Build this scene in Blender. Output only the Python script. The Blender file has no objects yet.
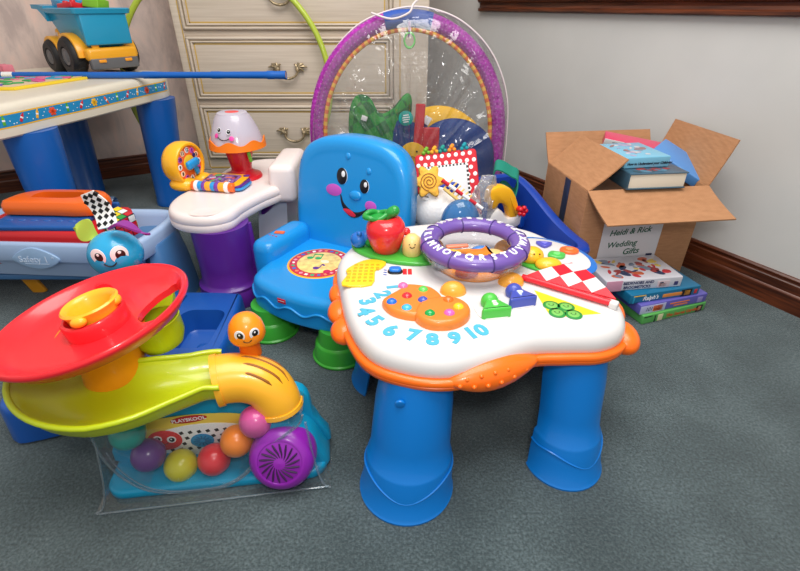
import bpy, bmesh, math, random
from mathutils import Vector as V, Matrix as M
random.seed(7)
SC = bpy.context.scene
COL = SC.collection
PI = math.pi
R = math.radians

# ------------------------------------------------------------------ materials
def lin(c):
    out = []
    for v in c[:3]:
        v /= 255.0
        out.append(v/12.92 if v <= .04045 else ((v+.055)/1.055)**2.4)
    return (*out, 1.0)

MATS = {}
def mat(name, col, rough=.4, spec=.5, coat=0, bump=0, bscale=200, vary=0, vscale=30, emit=0, alpha=1, trans=0, sss=0, sheen=0):
    if name in MATS: return MATS[name]
    m = bpy.data.materials.new(name); m.use_nodes = True
    nt = m.node_tree; b = nt.nodes['Principled BSDF']
    b.inputs['Base Color'].default_value = lin(col)
    b.inputs['Roughness'].default_value = rough
    b.inputs['Specular IOR Level'].default_value = spec
    b.inputs['Coat Weight'].default_value = coat
    b.inputs['Coat Roughness'].default_value = .08
    if sheen: b.inputs['Sheen Weight'].default_value = sheen
    if trans: b.inputs['Transmission Weight'].default_value = trans
    if alpha < 1: b.inputs['Alpha'].default_value = alpha
    tc = nt.nodes.new('ShaderNodeTexCoord')
    if bump:
        n = nt.nodes.new('ShaderNodeTexNoise'); n.inputs['Scale'].default_value = bscale; n.inputs['Detail'].default_value = 4
        bp = nt.nodes.new('ShaderNodeBump'); bp.inputs['Strength'].default_value = bump; bp.inputs['Distance'].default_value = .01
        nt.links.new(tc.outputs['Object'], n.inputs['Vector'])
        nt.links.new(n.outputs['Fac'], bp.inputs['Height']); nt.links.new(bp.outputs['Normal'], b.inputs['Normal'])
    if vary:
        n = nt.nodes.new('ShaderNodeTexNoise'); n.inputs['Scale'].default_value = vscale; n.inputs['Detail'].default_value = 5
        r = nt.nodes.new('ShaderNodeValToRGB')
        r.color_ramp.elements[0].position = .35; r.color_ramp.elements[1].position = .65
        r.color_ramp.elements[0].color = lin([max(0, c*(1-vary)) for c in col])
        r.color_ramp.elements[1].color = lin([min(255, c*(1+vary*.6)) for c in col])
        nt.links.new(tc.outputs['Object'], n.inputs['Vector'])
        nt.links.new(n.outputs['Fac'], r.inputs['Fac']); nt.links.new(r.outputs['Color'], b.inputs['Base Color'])
    MATS[name] = m
    return m

def clear(name, tint=(255, 255, 255), gloss=.12, rough=.06, bump=0, bscale=8, fmin=.03, body=0, bodycol=(230, 235, 238)):
    """thin clear plastic: see-through sheet with a fresnel gloss and an optional milky body"""
    if name in MATS: return MATS[name]
    m = bpy.data.materials.new(name); m.use_nodes = True
    nt = m.node_tree; nt.nodes.clear()
    out = nt.nodes.new('ShaderNodeOutputMaterial')
    tr = nt.nodes.new('ShaderNodeBsdfTransparent'); tr.inputs[0].default_value = lin(tint)
    gl = nt.nodes.new('ShaderNodeBsdfGlossy'); gl.inputs['Roughness'].default_value = rough
    lw = nt.nodes.new('ShaderNodeLayerWeight'); lw.inputs['Blend'].default_value = .35
    mr = nt.nodes.new('ShaderNodeMapRange'); mr.inputs['To Min'].default_value = fmin; mr.inputs['To Max'].default_value = fmin+gloss*3
    nt.links.new(lw.outputs['Facing'], mr.inputs['Value'])
    mx = nt.nodes.new('ShaderNodeMixShader')
    nt.links.new(mr.outputs[0], mx.inputs[0])
    base = tr
    if body:
        df = nt.nodes.new('ShaderNodeBsdfDiffuse'); df.inputs[0].default_value = lin(bodycol)
        m2 = nt.nodes.new('ShaderNodeMixShader'); m2.inputs[0].default_value = body
        nt.links.new(tr.outputs[0], m2.inputs[1]); nt.links.new(df.outputs[0], m2.inputs[2]); base = m2
    nt.links.new(base.outputs[0], mx.inputs[1]); nt.links.new(gl.outputs[0], mx.inputs[2])
    if bump:
        tc = nt.nodes.new('ShaderNodeTexCoord')
        n = nt.nodes.new('ShaderNodeTexNoise'); n.inputs['Scale'].default_value = bscale; n.inputs['Detail'].default_value = 3
        n.inputs['Distortion'].default_value = 1.2
        bp = nt.nodes.new('ShaderNodeBump'); bp.inputs['Strength'].default_value = bump; bp.inputs['Distance'].default_value = .03
        nt.links.new(tc.outputs['Object'], n.inputs['Vector']); nt.links.new(n.outputs['Fac'], bp.inputs['Height'])
        nt.links.new(bp.outputs['Normal'], gl.inputs['Normal']); nt.links.new(bp.outputs['Normal'], lw.inputs['Normal'])
    nt.links.new(mx.outputs[0], out.inputs[0])
    MATS[name] = m
    return m

def pl(name, col, rough=.32, coat=.15):           # moulded toy plastic
    return mat(name, col, rough, .45, coat)

# ------------------------------------------------------------------ geometry primitives -> (verts, faces)
def rbox(sx, sy, sz, r=.004, seg=3):
    bm = bmesh.new(); bmesh.ops.create_cube(bm, size=1)
    for v in bm.verts: v.co = V((v.co.x*sx, v.co.y*sy, v.co.z*sz))
    if r > 0:
        r = min(r, .49*min(sx, sy, sz))
        bmesh.ops.bevel(bm, geom=bm.edges[:], offset=r, segments=seg, profile=.5, affect='EDGES')
    bm.verts.ensure_lookup_table(); bm.verts.index_update()
    g = ([v.co.copy() for v in bm.verts], [[v.index for v in f.verts] for f in bm.faces]); bm.free()
    return g

def loft(loops, cap0=True, cap1=True, closed=True):
    vs, fs = [], []; n = len(loops[0])
    for l in loops: vs += [V(p) for p in l]
    for i in range(len(loops)-1):
        for j in range(n if closed else n-1):
            k = (j+1) % n
            fs.append([i*n+j, i*n+k, (i+1)*n+k, (i+1)*n+j])
    if cap0: fs.append(list(range(n))[::-1])
    if cap1: fs.append([(len(loops)-1)*n+j for j in range(n)])
    return vs, fs

def lathe(prof, n=40, a0=0, a1=2*PI):
    full = abs(a1-a0-2*PI) < 1e-6
    loops = []
    for r, z in prof:
        m = n if full else n+1
        loops.append([(max(r, 1e-5)*math.cos(a0+(a1-a0)*j/n), max(r, 1e-5)*math.sin(a0+(a1-a0)*j/n), z) for j in range(m)])
    return loft(loops, full and prof[0][0] > 1e-4 and False, False, full)

def sphere(r=1, nu=28, nv=16, a0=-PI/2, a1=PI/2):
    return lathe([(r*math.cos(a0+(a1-a0)*i/nv), r*math.sin(a0+(a1-a0)*i/nv)) for i in range(nv+1)], nu)

def cyl(r, h, bev=.002, n=32, r2=None):
    r2 = r if r2 is None else r2; b = bev
    pr = [(0, 0), (r-b, 0), (r-b*.3, b*.3), (r, b), (r2, h-b), (r2-b*.3, h-b*.3), (r2-b, h), (0, h)]
    return lathe(pr, n)

def torus(Rr, r, n=56, k=16, rz=None):
    rz = r if rz is None else rz
    loops = [[(( Rr+r*math.cos(2*PI*j/k))*math.cos(2*PI*i/n), (Rr+r*math.cos(2*PI*j/k))*math.sin(2*PI*i/n), rz*math.sin(2*PI*j/k)) for j in range(k)] for i in range(n)]
    vs, fs = loft(loops, False, False)
    m = (n-1)*k
    for j in range(k): fs.append([m+j, m+(j+1) % k, (j+1) % k, j])
    return vs, fs

def catmull(pts, n=8, closed=True):
    pts = [V(p) for p in pts]; N = len(pts); out = []
    for i in range(N if closed else N-1):
        g = (lambda k: pts[k % N]) if closed else (lambda k: pts[max(0, min(N-1, k))])
        p0, p1, p2, p3 = g(i-1), g(i), g(i+1), g(i+2)
        for s in range(n):
            t = s/n
            out.append(.5*((2*p1)+(p2-p0)*t+(2*p0-5*p1+4*p2-p3)*t*t+(3*p1-p0-3*p2+p3)*t**3))
    if not closed: out.append(pts[-1])
    return out

def tube(path, rad, k=12, closed=False, caps=True, flat=1.0):
    path = [V(p) for p in path]; N = len(path)
    rads = rad if isinstance(rad, (list, tuple)) else [rad]*N
    loops = []; prev = None
    for i in range(N):
        a = path[(i-1) % N] if (closed or i > 0) else path[i]
        b = path[(i+1) % N] if (closed or i < N-1) else path[i]
        t = (b-a).normalized()
        if prev is None:
            u = t.orthogonal().normalized()
            if abs(t.z) < .9: u = (V((0, 0, 1))-t*t.z).normalized()
        else:
            u = (prev-t*prev.dot(t)).normalized()
        prev = u; w = t.cross(u)
        loops.append([path[i]+(u*math.cos(2*PI*j/k)*flat+w*math.sin(2*PI*j/k))*rads[i] for j in range(k)])
    vs, fs = loft(loops, caps and not closed, caps and not closed)
    if closed:
        m = (N-1)*k
        for j in range(k): fs.append([m+j, m+(j+1) % k, (j+1) % k, j])
    return vs, fs

def inset(poly, d):
    n = len(poly); out = []
    area = sum(poly[i][0]*poly[(i+1) % n][1]-poly[(i+1) % n][0]*poly[i][1] for i in range(n))
    sg = 1 if area > 0 else -1
    for i in range(n):
        a, b = V(poly[i-1][:2]), V(poly[(i+1) % n][:2])
        t = (b-a).normalized() if (b-a).length > 1e-9 else V((1, 0))
        nr = V((-t.y, t.x))*sg
        out.append((poly[i][0]+nr.x*d, poly[i][1]+nr.y*d))
    return out

def prism(poly, levels, cap0=True, cap1=True):
    """outline lofted through (inset, z) levels"""
    return loft([[(x, y, z) for x, y in inset(poly, d)] for d, z in levels], cap0, cap1)

def slab(poly, z0, z1, b=.003):
    return prism(poly, [(b, z0), (b*.3, z0+b*.3), (0, z0+b), (0, z1-b), (b*.3, z1-b*.3), (b, z1)])

def ell(a, b, n=36, cx=0, cy=0, a0=0): return [(cx+a*math.cos(2*PI*i/n+a0), cy+b*math.sin(2*PI*i/n+a0)) for i in range(n)]
def rrect(sx, sy, r, n=6):
    out = []
    for cx, cy, a in ((sx/2-r, sy/2-r, 0), (-sx/2+r, sy/2-r, PI/2), (-sx/2+r, -sy/2+r, PI), (sx/2-r, -sy/2+r, 1.5*PI)):
        for i in range(n+1): out.append((cx+r*math.cos(a+PI/2*i/n), cy+r*math.sin(a+PI/2*i/n)))
    return out

def rtrap(w0, w1, y0, y1, r, n=4):
    """trapezoid with rounded corners, wide edge w0 at y0, narrow edge w1 at y1 (half widths)"""
    out = []
    for cx, cy, a in ((w0-r, y0+r, -PI/2), (w1-r, y1-r, 0), (-w1+r, y1-r, PI/2), (-w0+r, y0+r, PI)):
        for i in range(n+1): out.append((cx+r*math.cos(a+PI/2*i/n), cy+r*math.sin(a+PI/2*i/n)))
    return out
def disc(r, n=24, h=.0008, ry=None):
    ry = r if ry is None else ry
    return slab(ell(r, ry, n), 0, h, h*.3)

def sheet(f, nu, nv, th):
    """a thin closed sheet from f(u,v) with thickness th"""
    P = [[V(f(i/nu, j/nv)) for j in range(nv+1)] for i in range(nu+1)]
    def nrm(i, j):
        a = P[min(i+1, nu)][j]-P[max(i-1, 0)][j]; b = P[i][min(j+1, nv)]-P[i][max(j-1, 0)]
        c = a.cross(b); return c.normalized() if c.length > 1e-12 else V((0, 0, 1))
    vs, fs = [], []; W = nv+1; T = (nu+1)*W
    for s in (1, -1):
        for i in range(nu+1):
            for j in range(W): vs.append(P[i][j]+nrm(i, j)*th/2*s)
    for i in range(nu):
        for j in range(nv):
            q = [i*W+j, (i+1)*W+j, (i+1)*W+j+1, i*W+j+1]
            fs.append(q); fs.append([k+T for k in q][::-1])
    def side(idx):
        for a, b in zip(idx[:-1], idx[1:]): fs.append([a, b, b+T, a+T])
    side([i*W for i in range(nu+1)][::-1]); side([i*W+nv for i in range(nu+1)])
    side([j for j in range(W)]); side([nu*W+j for j in range(W)][::-1])
    return vs, fs

def text(s, size, depth=.0006, shear=0, bold=0, space=1, align='CENTER'):
    cu = bpy.data.curves.new('t', 'FONT'); cu.body = s; cu.size = size; cu.extrude = depth; cu.shear = shear
    cu.align_x = align; cu.align_y = 'CENTER'; cu.offset = bold; cu.space_character = space; cu.resolution_u = 3
    o = bpy.data.objects.new('t', cu); COL.objects.link(o)
    dg = bpy.context.evaluated_depsgraph_get()
    me = bpy.data.meshes.new_from_object(o.evaluated_get(dg))
    g = ([v.co.copy() for v in me.vertices], [list(p.vertices) for p in me.polygons])
    bpy.data.objects.remove(o); bpy.data.meshes.remove(me); bpy.data.curves.remove(cu)
    return g

def cut(g, cutters):
    """boolean difference of primitive g with a list of primitives"""
    def mk(gg):
        me = bpy.data.meshes.new('b'); me.from_pydata([tuple(v) for v in gg[0]], [], gg[1])
        bm = bmesh.new(); bm.from_mesh(me); bmesh.ops.remove_doubles(bm, verts=bm.verts, dist=1e-5)
        bmesh.ops.recalc_face_normals(bm, faces=bm.faces); bm.to_mesh(me); bm.free()
        o = bpy.data.objects.new('b', me); COL.objects.link(o); return o
    a = mk(g); os = [a]
    for c in cutters:
        o = mk(c); os.append(o)
        md = a.modifiers.new('b', 'BOOLEAN'); md.operation = 'DIFFERENCE'; md.object = o; md.solver = 'EXACT'
    dg = bpy.context.evaluated_depsgraph_get()
    me = bpy.data.meshes.new_from_object(a.evaluated_get(dg))
    r = ([v.co.copy() for v in me.vertices], [list(p.vertices) for p in me.polygons])
    for o in os:
        d = o.data; bpy.data.objects.remove(o); bpy.data.meshes.remove(d)
    bpy.data.meshes.remove(me)
    if not r[0]: print('CUT EMPTY'); return g
    return r

def xf(g, mtx): return [mtx @ V(v) for v in g[0]], g[1]
def T(x, y, z): return M.Translation((x, y, z))
def RZ(a): return M.Rotation(R(a), 4, 'Z')
def RX(a): return M.Rotation(R(a), 4, 'X')
def RY(a): return M.Rotation(R(a), 4, 'Y')
def S(x, y, z): return M.Diagonal((x, y, z, 1))
def FR(o, x, y):
    """frame with origin o, x axis x and y axis close to y"""
    x = V(x).normalized(); z = x.cross(V(y)).normalized(); y = z.cross(x)
    m = M((x, y, z)).transposed().to_4x4(); m.translation = V(o); return m

# ------------------------------------------------------------------ object assembly
ORG = {}
class MB:
    def __init__(s): s.v, s.f, s.mi, s.m = [], [], [], []
    def add(s, g, material, mtx=None):
        if material not in s.m: s.m.append(material)
        k = s.m.index(material); o = len(s.v)
        s.v += [mtx @ V(v) for v in g[0]] if mtx else [V(v) for v in g[0]]
        flip = mtx is not None and mtx.determinant() < 0
        s.f += [[i+o for i in (f[::-1] if flip else f)] for f in g[1]]
        s.mi += [k]*len(g[1]); return s
    def build(s, name, parent=None, org=None, ang=38, recalc=True):
        if parent is not None: org = ORG[parent]
        org = V(org) if org is not None else V((0, 0, 0))
        me = bpy.data.meshes.new(name)
        me.from_pydata([tuple(v-org) for v in s.v], [], s.f)
        for m in s.m: me.materials.append(m)
        for p, k in zip(me.polygons, s.mi): p.material_index = k; p.use_smooth = True
        me.validate(clean_customdata=False)
        if recalc:
            bm = bmesh.new(); bm.from_mesh(me)
            bmesh.ops.remove_doubles(bm, verts=bm.verts, dist=2e-6)
            bmesh.ops.recalc_face_normals(bm, faces=bm.faces); bm.to_mesh(me); bm.free()
        me.set_sharp_from_angle(angle=R(ang))
        o = bpy.data.objects.new(name, me); COL.objects.link(o)
        if parent is not None: o.parent = parent; ORG[o] = org
        else: o.location = org; ORG[o] = org
        return o

def thing(name, label, cat, loc, group=None):
    o = bpy.data.objects.new(name, None); o.empty_display_size = .05; COL.objects.link(o)
    o.location = loc; ORG[o] = V(loc); return tag(o, label, cat, group)
def tag(o, label, cat, group=None):
    o['label'] = label; o['category'] = cat
    if group: o['group'] = group
    return o
def struct(o, label=None, cat=None):
    o['kind'] = 'structure'; o['label'] = label or o.name.replace('_', ' '); o['category'] = cat or o.name.split('_')[0]
    return o
def one(g, material, mtx=None): return MB().add(g, material, mtx)

# common colours
WHITE = pl('white_plastic', (236, 233, 230)); BLACK = mat('black_print', (12, 12, 14), .45)
EYEW = mat('eye_white', (245, 245, 245), .3)
def eye(mb, mtx, r, dark=BLACK, iris=(.62), ry=1.0, look=(.12, .05)):
    """printed eye in the xy plane of mtx"""
    mb.add(disc(r, 24, .0014, r*ry), EYEW, mtx)
    mb.add(disc(r*iris, 20, .0012, r*iris*1.1), dark, mtx @ T(r*look[0], r*look[1], .0008))
    mb.add(disc(r*.2, 12, .0008), EYEW, mtx @ T(r*.05, r*.28, .0018))
def smile(mb, mtx, w, h, th, m=BLACK, n=10):
    pts = [(w*(t*2-1), h*((t*2-1)**2), 0) for t in [i/n for i in range(n+1)]]
    mb.add(tube(pts, th, 6), m, mtx)
# ------------------------------------------------------------------ room
CORN = V((-.006, 3.346, 0)); AW = R(29)
D1 = V((-math.sin(AW), math.cos(AW), 0)); D2 = V((math.cos(AW), math.sin(AW), 0))
FRr = FR(CORN, -D1, D2)        # right wall: x runs from the corner towards the camera, y outwards
FLl = FR(CORN, D2, D1)         # left wall: x negative along the wall, y outwards

def carpet():
    m = bpy.data.materials.new('carpet'); m.use_nodes = True; nt = m.node_tree; b = nt.nodes['Principled BSDF']
    b.inputs['Roughness'].default_value = 1; b.inputs['Specular IOR Level'].default_value = .05; b.inputs['Sheen Weight'].default_value = .25
    tc = nt.nodes.new('ShaderNodeTexCoord')
    n1 = nt.nodes.new('ShaderNodeTexNoise'); n1.inputs['Scale'].default_value = 190; n1.inputs['Detail'].default_value = 8; n1.inputs['Roughness'].default_value = .75
    n2 = nt.nodes.new('ShaderNodeTexNoise'); n2.inputs['Scale'].default_value = 7; n2.inputs['Detail'].default_value = 6
    mx = nt.nodes.new('ShaderNodeMath'); mx.operation = 'MULTIPLY_ADD'; mx.inputs[1].default_value = .30
    r = nt.nodes.new('ShaderNodeValToRGB'); e = r.color_ramp.elements
    e[0].position = .40; e[0].color = lin((33, 44, 47)); e[1].position = .86; e[1].color = lin((114, 131, 134))
    e2 = r.color_ramp.elements.new(.64); e2.color = lin((68, 83, 86))
    for n in (n1, n2): nt.links.new(tc.outputs['Object'], n.inputs['Vector'])
    nt.links.new(n2.outputs['Fac'], mx.inputs[0]); nt.links.new(n1.outputs['Fac'], mx.inputs[2])
    nt.links.new(mx.outputs[0], r.inputs['Fac']); nt.links.new(r.outputs['Color'], b.inputs['Base Color'])
    bp = nt.nodes.new('ShaderNodeBump'); bp.inputs['Strength'].default_value = .9; bp.inputs['Distance'].default_value = .006
    nt.links.new(n1.outputs['Fac'], bp.inputs['Height']); nt.links.new(bp.outputs['Normal'], b.inputs['Normal'])
    return m
def wallpaper():
    m = bpy.data.materials.new('mottled_wallpaper'); m.use_nodes = True; nt = m.node_tree; b = nt.nodes['Principled BSDF']
    b.inputs['Roughness'].default_value = .7; b.inputs['Specular IOR Level'].default_value = .25
    tc = nt.nodes.new('ShaderNodeTexCoord'); mp = nt.nodes.new('ShaderNodeMapping'); mp.inputs['Scale'].default_value = (5, 5, 2.2)
    mp.inputs['Rotation'].default_value = (0, R(25), 0)
    n = nt.nodes.new('ShaderNodeTexNoise'); n.inputs['Scale'].default_value = 1.6; n.inputs['Detail'].default_value = 8; n.inputs['Roughness'].default_value = .62; n.inputs['Distortion'].default_value = .6
    r = nt.nodes.new('ShaderNodeValToRGB'); e = r.color_ramp.elements
    e[0].position = .36; e[0].color = lin((190, 172, 166)); e[1].position = .68; e[1].color = lin((236, 204, 190))
    k = r.color_ramp.elements.new(.5); k.color = lin((216, 196, 187))
    nt.links.new(tc.outputs['Object'], mp.inputs[0]); nt.links.new(mp.outputs[0], n.inputs['Vector'])
    nt.links.new(n.outputs['Fac'], r.inputs['Fac']); nt.links.new(r.outputs[0], b.inputs['Base Color'])
    return m
def wood(name, c0, c1, rough=.35, sc=(3, 3, 60)):
    m = bpy.data.materials.new(name); m.use_nodes = True; nt = m.node_tree; b = nt.nodes['Principled BSDF']
    b.inputs['Roughness'].default_value = rough
    tc = nt.nodes.new('ShaderNodeTexCoord'); mp = nt.nodes.new('ShaderNodeMapping'); mp.inputs['Scale'].default_value = sc
    n = nt.nodes.new('ShaderNodeTexNoise'); n.inputs['Scale'].default_value = 2; n.inputs['Detail'].default_value = 5
    r = nt.nodes.new('ShaderNodeValToRGB'); e = r.color_ramp.elements
    e[0].position = .35; e[0].color = lin(c0); e[1].position = .7; e[1].color = lin(c1)
    nt.links.new(tc.outputs['Object'], mp.inputs[0]); nt.links.new(mp.outputs[0], n.inputs['Vector'])
    nt.links.new(n.outputs['Fac'], r.inputs['Fac']); nt.links.new(r.outputs[0], b.inputs['Base Color'])
    return m
CARPET = carpet(); WPAPER = wallpaper()
GREYWALL = mat('grey_wall_paint', (203, 202, 199), .75, .2, vary=.02, vscale=3)
DARKWOOD = wood('dark_stained_wood', (58, 25, 13), (112, 56, 30))

struct(one(rbox(8, 8, .06, 0), CARPET, T(-.3, .4, -.03)).build('floor'), 'teal grey cut pile carpet floor', 'floor')
struct(one(rbox(4.2, .1, 2.4, 0), WPAPER, FLl @ T(-2.1, .05, 1.2)).build('wall_left', org=CORN), 'mottled pinkish beige papered wall', 'wall')
struct(one(rbox(4.4, .1, 2.4, 0), GREYWALL, FRr @ T(2.2, .05, 1.2)).build('wall_right', org=CORN), 'plain grey painted wall', 'wall')
def moulding(name, fr, x0, x1, prof, z0=0, lab=''):
    lo = [[fr @ V((x, y, z+z0)) for y, z in prof] for x in (x0, x1)]
    return struct(one(loft(lo), DARKWOOD).build(name, org=CORN, ang=25), lab, 'baseboard')
BP = [(0, 0), (-.017, 0), (-.017, .052), (-.015, .056), (-.0125, .058), (-.0125, .084), (-.009, .087), (-.0085, .092), (-.012, .096), (-.012, .100), (-.008, .104), (0, .104)]
moulding('baseboard_left', FLl, -4.2, 0, BP, lab='dark wood baseboard along the papered wall')
moulding('baseboard_right', FRr, 0, 4.4, BP, lab='dark wood baseboard along the grey wall')
# window over the right wall: only the stained sill moulding dips into view
SP = [(0, .772), (-.02, .772), (-.024, .776), (-.024, .784), (-.017, .788), (-.014, .797), (-.017, .806), (-.026, .81), (-.03, .816), (-.03, .832), (-.026, .836), (0, .836)]
w = MB().add(rbox(1.9, .02, 1.1, .002), mat('dusk_glass', (60, 70, 82), .08), FRr @ T(1.80, -.003, 1.42)).build('window_1', org=CORN)
struct(w, 'stained wood window above the grey wall', 'window')
s_ = one(loft([[FRr @ V((x, y, z)) for y, z in SP] for x in (.822, 2.85)]), DARKWOOD).build('window_sill', w, ang=25)
f_ = MB()
for x in (.875, 2.78): f_.add(rbox(.07, .03, 1.1, .006), DARKWOOD, FRr @ T(x, -.012, 1.42))
f_.add(rbox(1.97, .03, .07, .006), DARKWOOD, FRr @ T(1.83, -.012, 1.95)); f_.build('window_frame', w)

# ------------------------------------------------------------------ dresser
CREAM = wood('antiqued_cream_paint', (206, 190, 172), (219, 204, 187), .45, (2, 2, 70))
CREAMD = mat('dark_cream_groove', (160, 140, 112), .5, vary=.12, vscale=20)  # darker cream for the narrow strip between the drawer mouldings
GOLD = mat('gilt_line', (205, 168, 84), .4)
BRONZE = mat('antique_brass', (176, 156, 124), .38, .6, vary=.25, vscale=90); BRONZE.node_tree.nodes['Principled BSDF'].inputs['Metallic'].default_value = .55
def fr_frame(mb, x0, x1, z0, z1, y, w, h, m, r=.0015):
    for a, b, c, d in ((x0, x1, z0, z0+w), (x0, x1, z1-w, z1), (x0, x0+w, z0, z1), (x1-w, x1, z0, z1)):
        mb.add(rbox(b-a, h, d-c, r), m, T((a+b)/2, y, (c+d)/2))
dr = thing('dresser', 'antique cream dresser with gilt lined drawers standing across the room corner', 'dresser', (-.445, 2.6, 0))
b = MB()
b.add(rbox(1.15, .29, 1.06, .004), CREAM, T(-.445, 2.595, .60))                # carcass, front at 2.45
b.add(rbox(1.19, .33, .03, .01), CREAM, T(-.445, 2.59, 1.145))
for x, w_ in ((-.999, .042), (.05, .16)): b.add(rbox(w_, .02, 1.07, .005), CREAM, T(x, 2.444, .595))
for z in (.095, .392, .688, .985, 1.1): b.add(rbox(1.0, .016, .024 if z > .1 else .05, .003), CREAM, T(-.49, 2.446, z))
b.add(rbox(.004, .004, 1.05, .001), GOLD, T(-.983, 2.433, .6)); b.add(rbox(.004, .004, 1.05, .001), GOLD, T(.0, 2.433, .6))
b.add(rbox(1.17, .31, .045, .01), CREAM, T(-.445, 2.592, .052))
b.add(rbox(1.14, .004, .006, .001), GOLD, T(-.445, 2.4365, .072))
b.build('carcass', dr)
for x in (-.97, .08):
    for y in (2.49, 2.70): one(rbox(.08, .08, .035, .008), CREAM, T(x, y, .0175)).build('foot', dr)
for z0, z1 in ((.122, .38), (.405, .676), (.701, .973)):
    d = MB(); x0, x1 = -.975, -.033
    d.add(rbox(x1-x0, .02, z1-z0, .004), CREAM, T((x0+x1)/2, 2.437, (z0+z1)/2))
    fr_frame(d, x0+.002, x1-.002, z0+.002, z1-.002, 2.427, .012, .014, CREAM, .005)
    fr_frame(d, x0+.014, x1-.014, z0+.014, z1-.014, 2.4275, .005, .008, CREAMD, .002)
    fr_frame(d, x0+.020, x1-.020, z0+.018, z1-.018, 2.426, .008, .012, CREAM, .004)
    fr_frame(d, x0+.032, x1-.032, z0+.028, z1-.028, 2.427, .0055, .002, GOLD, .0005)
    do = d.build('drawer', dr)
    h = MB(); cx, cz, y = -.522, (z0+z1)/2-.012, 2.412
    for s in (-1, 1):
        P = lambda x, z, dy=0: (cx+s*x, y+dy, cz+z)
        h.add(xf(sphere(.011, 16, 8), S(1, .8, 1.2)), BRONZE, T(*P(.046, .012)))
        h.add(cyl(.006, .02, .001, 12), BRONZE, T(*P(.046, .01, .02)) @ RX(90))
        for a, l in ((35, .036), (8, .046), (75, .026), (130, .024), (-25, .03)):
            pts = [P(.046+t*l*math.cos(R(a)), .014+t*l*math.sin(R(a))+.008*math.sin(t*PI), -.002+.006*t) for t in (0, .3, .6, .85, 1)]
            h.add(tube(pts, [.004, .0062, .005, .0036, .0015], 8), BRONZE)
        sp = [P(.058+.011*math.cos(t*.7)*(1-t/14), .028+.011*math.sin(t*.7)*(1-t/14)) for t in range(12)]
        h.add(tube(sp, .0026, 6), BRONZE)
    pts = [(cx+.046*math.sin(a), y-.012, cz+.008-.034*math.cos(a)**1.0 if abs(a) < 1.5 else cz+.008) for a in [(-1.5+3*i/16) for i in range(17)]]
    h.add(tube(pts, [.0035+.0025*math.cos((i-8)/8*1.4) for i in range(17)], 10), BRONZE)
    h.add(sphere(.008, 14, 8), BRONZE, T(cx, y-.012, cz-.026) @ S(1.3, 1, .8))
    h.build('handle', do)

# ------------------------------------------------------------------ hula hoop
hm = FR((-.795, 2.362, .484), (1, 0, 0), (0, .07, .9975))
tag(one(torus(.472, .0125, 96, 14), pl('lime_hoop_plastic', (186, 205, 70), .3), hm).build('hula_hoop', org=(-.79, 2.33, 0)),
    'lime green hula hoop leaning upright against the cream dresser', 'hoop')

# ------------------------------------------------------------------ craft table
TB = pl('table_leg_royal_blue', (12, 92, 178), .35); TCREAM = pl('cream_plastic', (226, 218, 200), .42)
OUT = catmull([(-1.125, 1.46), (-1.10, 1.47+.1), (-1.05, 1.75), (-.985, 2.05), (-.965, 2.15), (-.995, 2.24), (-1.08, 2.295), (-1.26, 2.325), (-1.40, 2.36), (-1.55, 2.41), (-1.64, 2.40), (-1.69, 2.3), (-1.74, 1.95), (-1.78, 1.62), (-1.76, 1.48), (-1.68, 1.41), (-1.45, 1.38), (-1.24, 1.37), (-1.16, 1.39)], 6)
OUT = [(p[0]-.03, p[1]+.01) for p in [V((q[0], q[1], 0)) for q in OUT]]
at = thing('craft_table', 'child sized craft table with cream top, crayon border sticker and thick blue legs', 'table', (-1.35, 1.9, 0))
tm = MB().add(prism(OUT, [(.03, .455), (.006, .455), (.001, .46), (0, .475), (0, .53), (.004, .541), (.012, .548), (.022, .55), (.05, .55)]), TCREAM)
tp = tm.build('table_top', at)
bd = MB(); n = len(OUT); path = [OUT[i % n] for i in range(-14, 26)]
SKY = mat('sticker_blue', (30, 140, 196), .35); YEL = mat('sticker_yellow', (245, 190, 40), .35)
def strip(mb, z0, z1, m, off):
    vs, fs = [], []
    po = inset(OUT, -off); pp = [po[i % n] for i in range(-14, 26)]
    for x, y in pp: vs += [(x, y, z0), (x, y, z1)]
    for i in range(len(pp)-1): fs.append([2*i, 2*i+2, 2*i+3, 2*i+1])
    mb.add((vs, fs), m)
strip(bd, .484, .524, YEL, .0008); strip(bd, .488, .520, SKY, .0014)
po = inset(OUT, -.002); pp = [V(po[i % n]) for i in range(-14, 26)]
acc = 0; nxt = .03; k = 0
cols = [(215, 40, 40), (245, 190, 40), (235, 95, 40), (95, 180, 50), (210, 40, 60), (245, 180, 40), (235, 80, 40), (80, 170, 50)]
for i in range(len(pp)-1):
    seg = pp[i+1]-pp[i]; L_ = seg.length
    while acc+L_ > nxt:
        p = pp[i]+seg*((nxt-acc)/L_); fm = FR((p.x, p.y, .504), (seg.x, seg.y, 0), (0, 0, 1))
        m = mat('crayon_print_%d' % (k % 8), cols[k % 8], .4)
        if k % 8 in (1, 6):
            for a in (0, 60, 120): bd.add(rbox(.026, .008, .0012, .0004), m, fm @ RZ(a))
        else:
            a = fm @ RZ((55, 70, -60, 85)[k % 4]); bd.add(rbox(.022, .0085, .0012, .0004), m, a); bd.add(rbox(.008, .004, .0012, .0004), m, a @ T(.013, 0, 0)); bd.add(rbox(.005, .0087, .0016, .0003), EYEW, a @ T(.002, 0, 0))
        for q in range(3): bd.add(rbox(.003, .003, .001, .0002), EYEW, fm @ T(.018+.009*q, random.uniform(-.012, .012), 0))
        k += 1; nxt += .056
    acc += L_
bd.build('border_sticker', tp, recalc=False)
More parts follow.
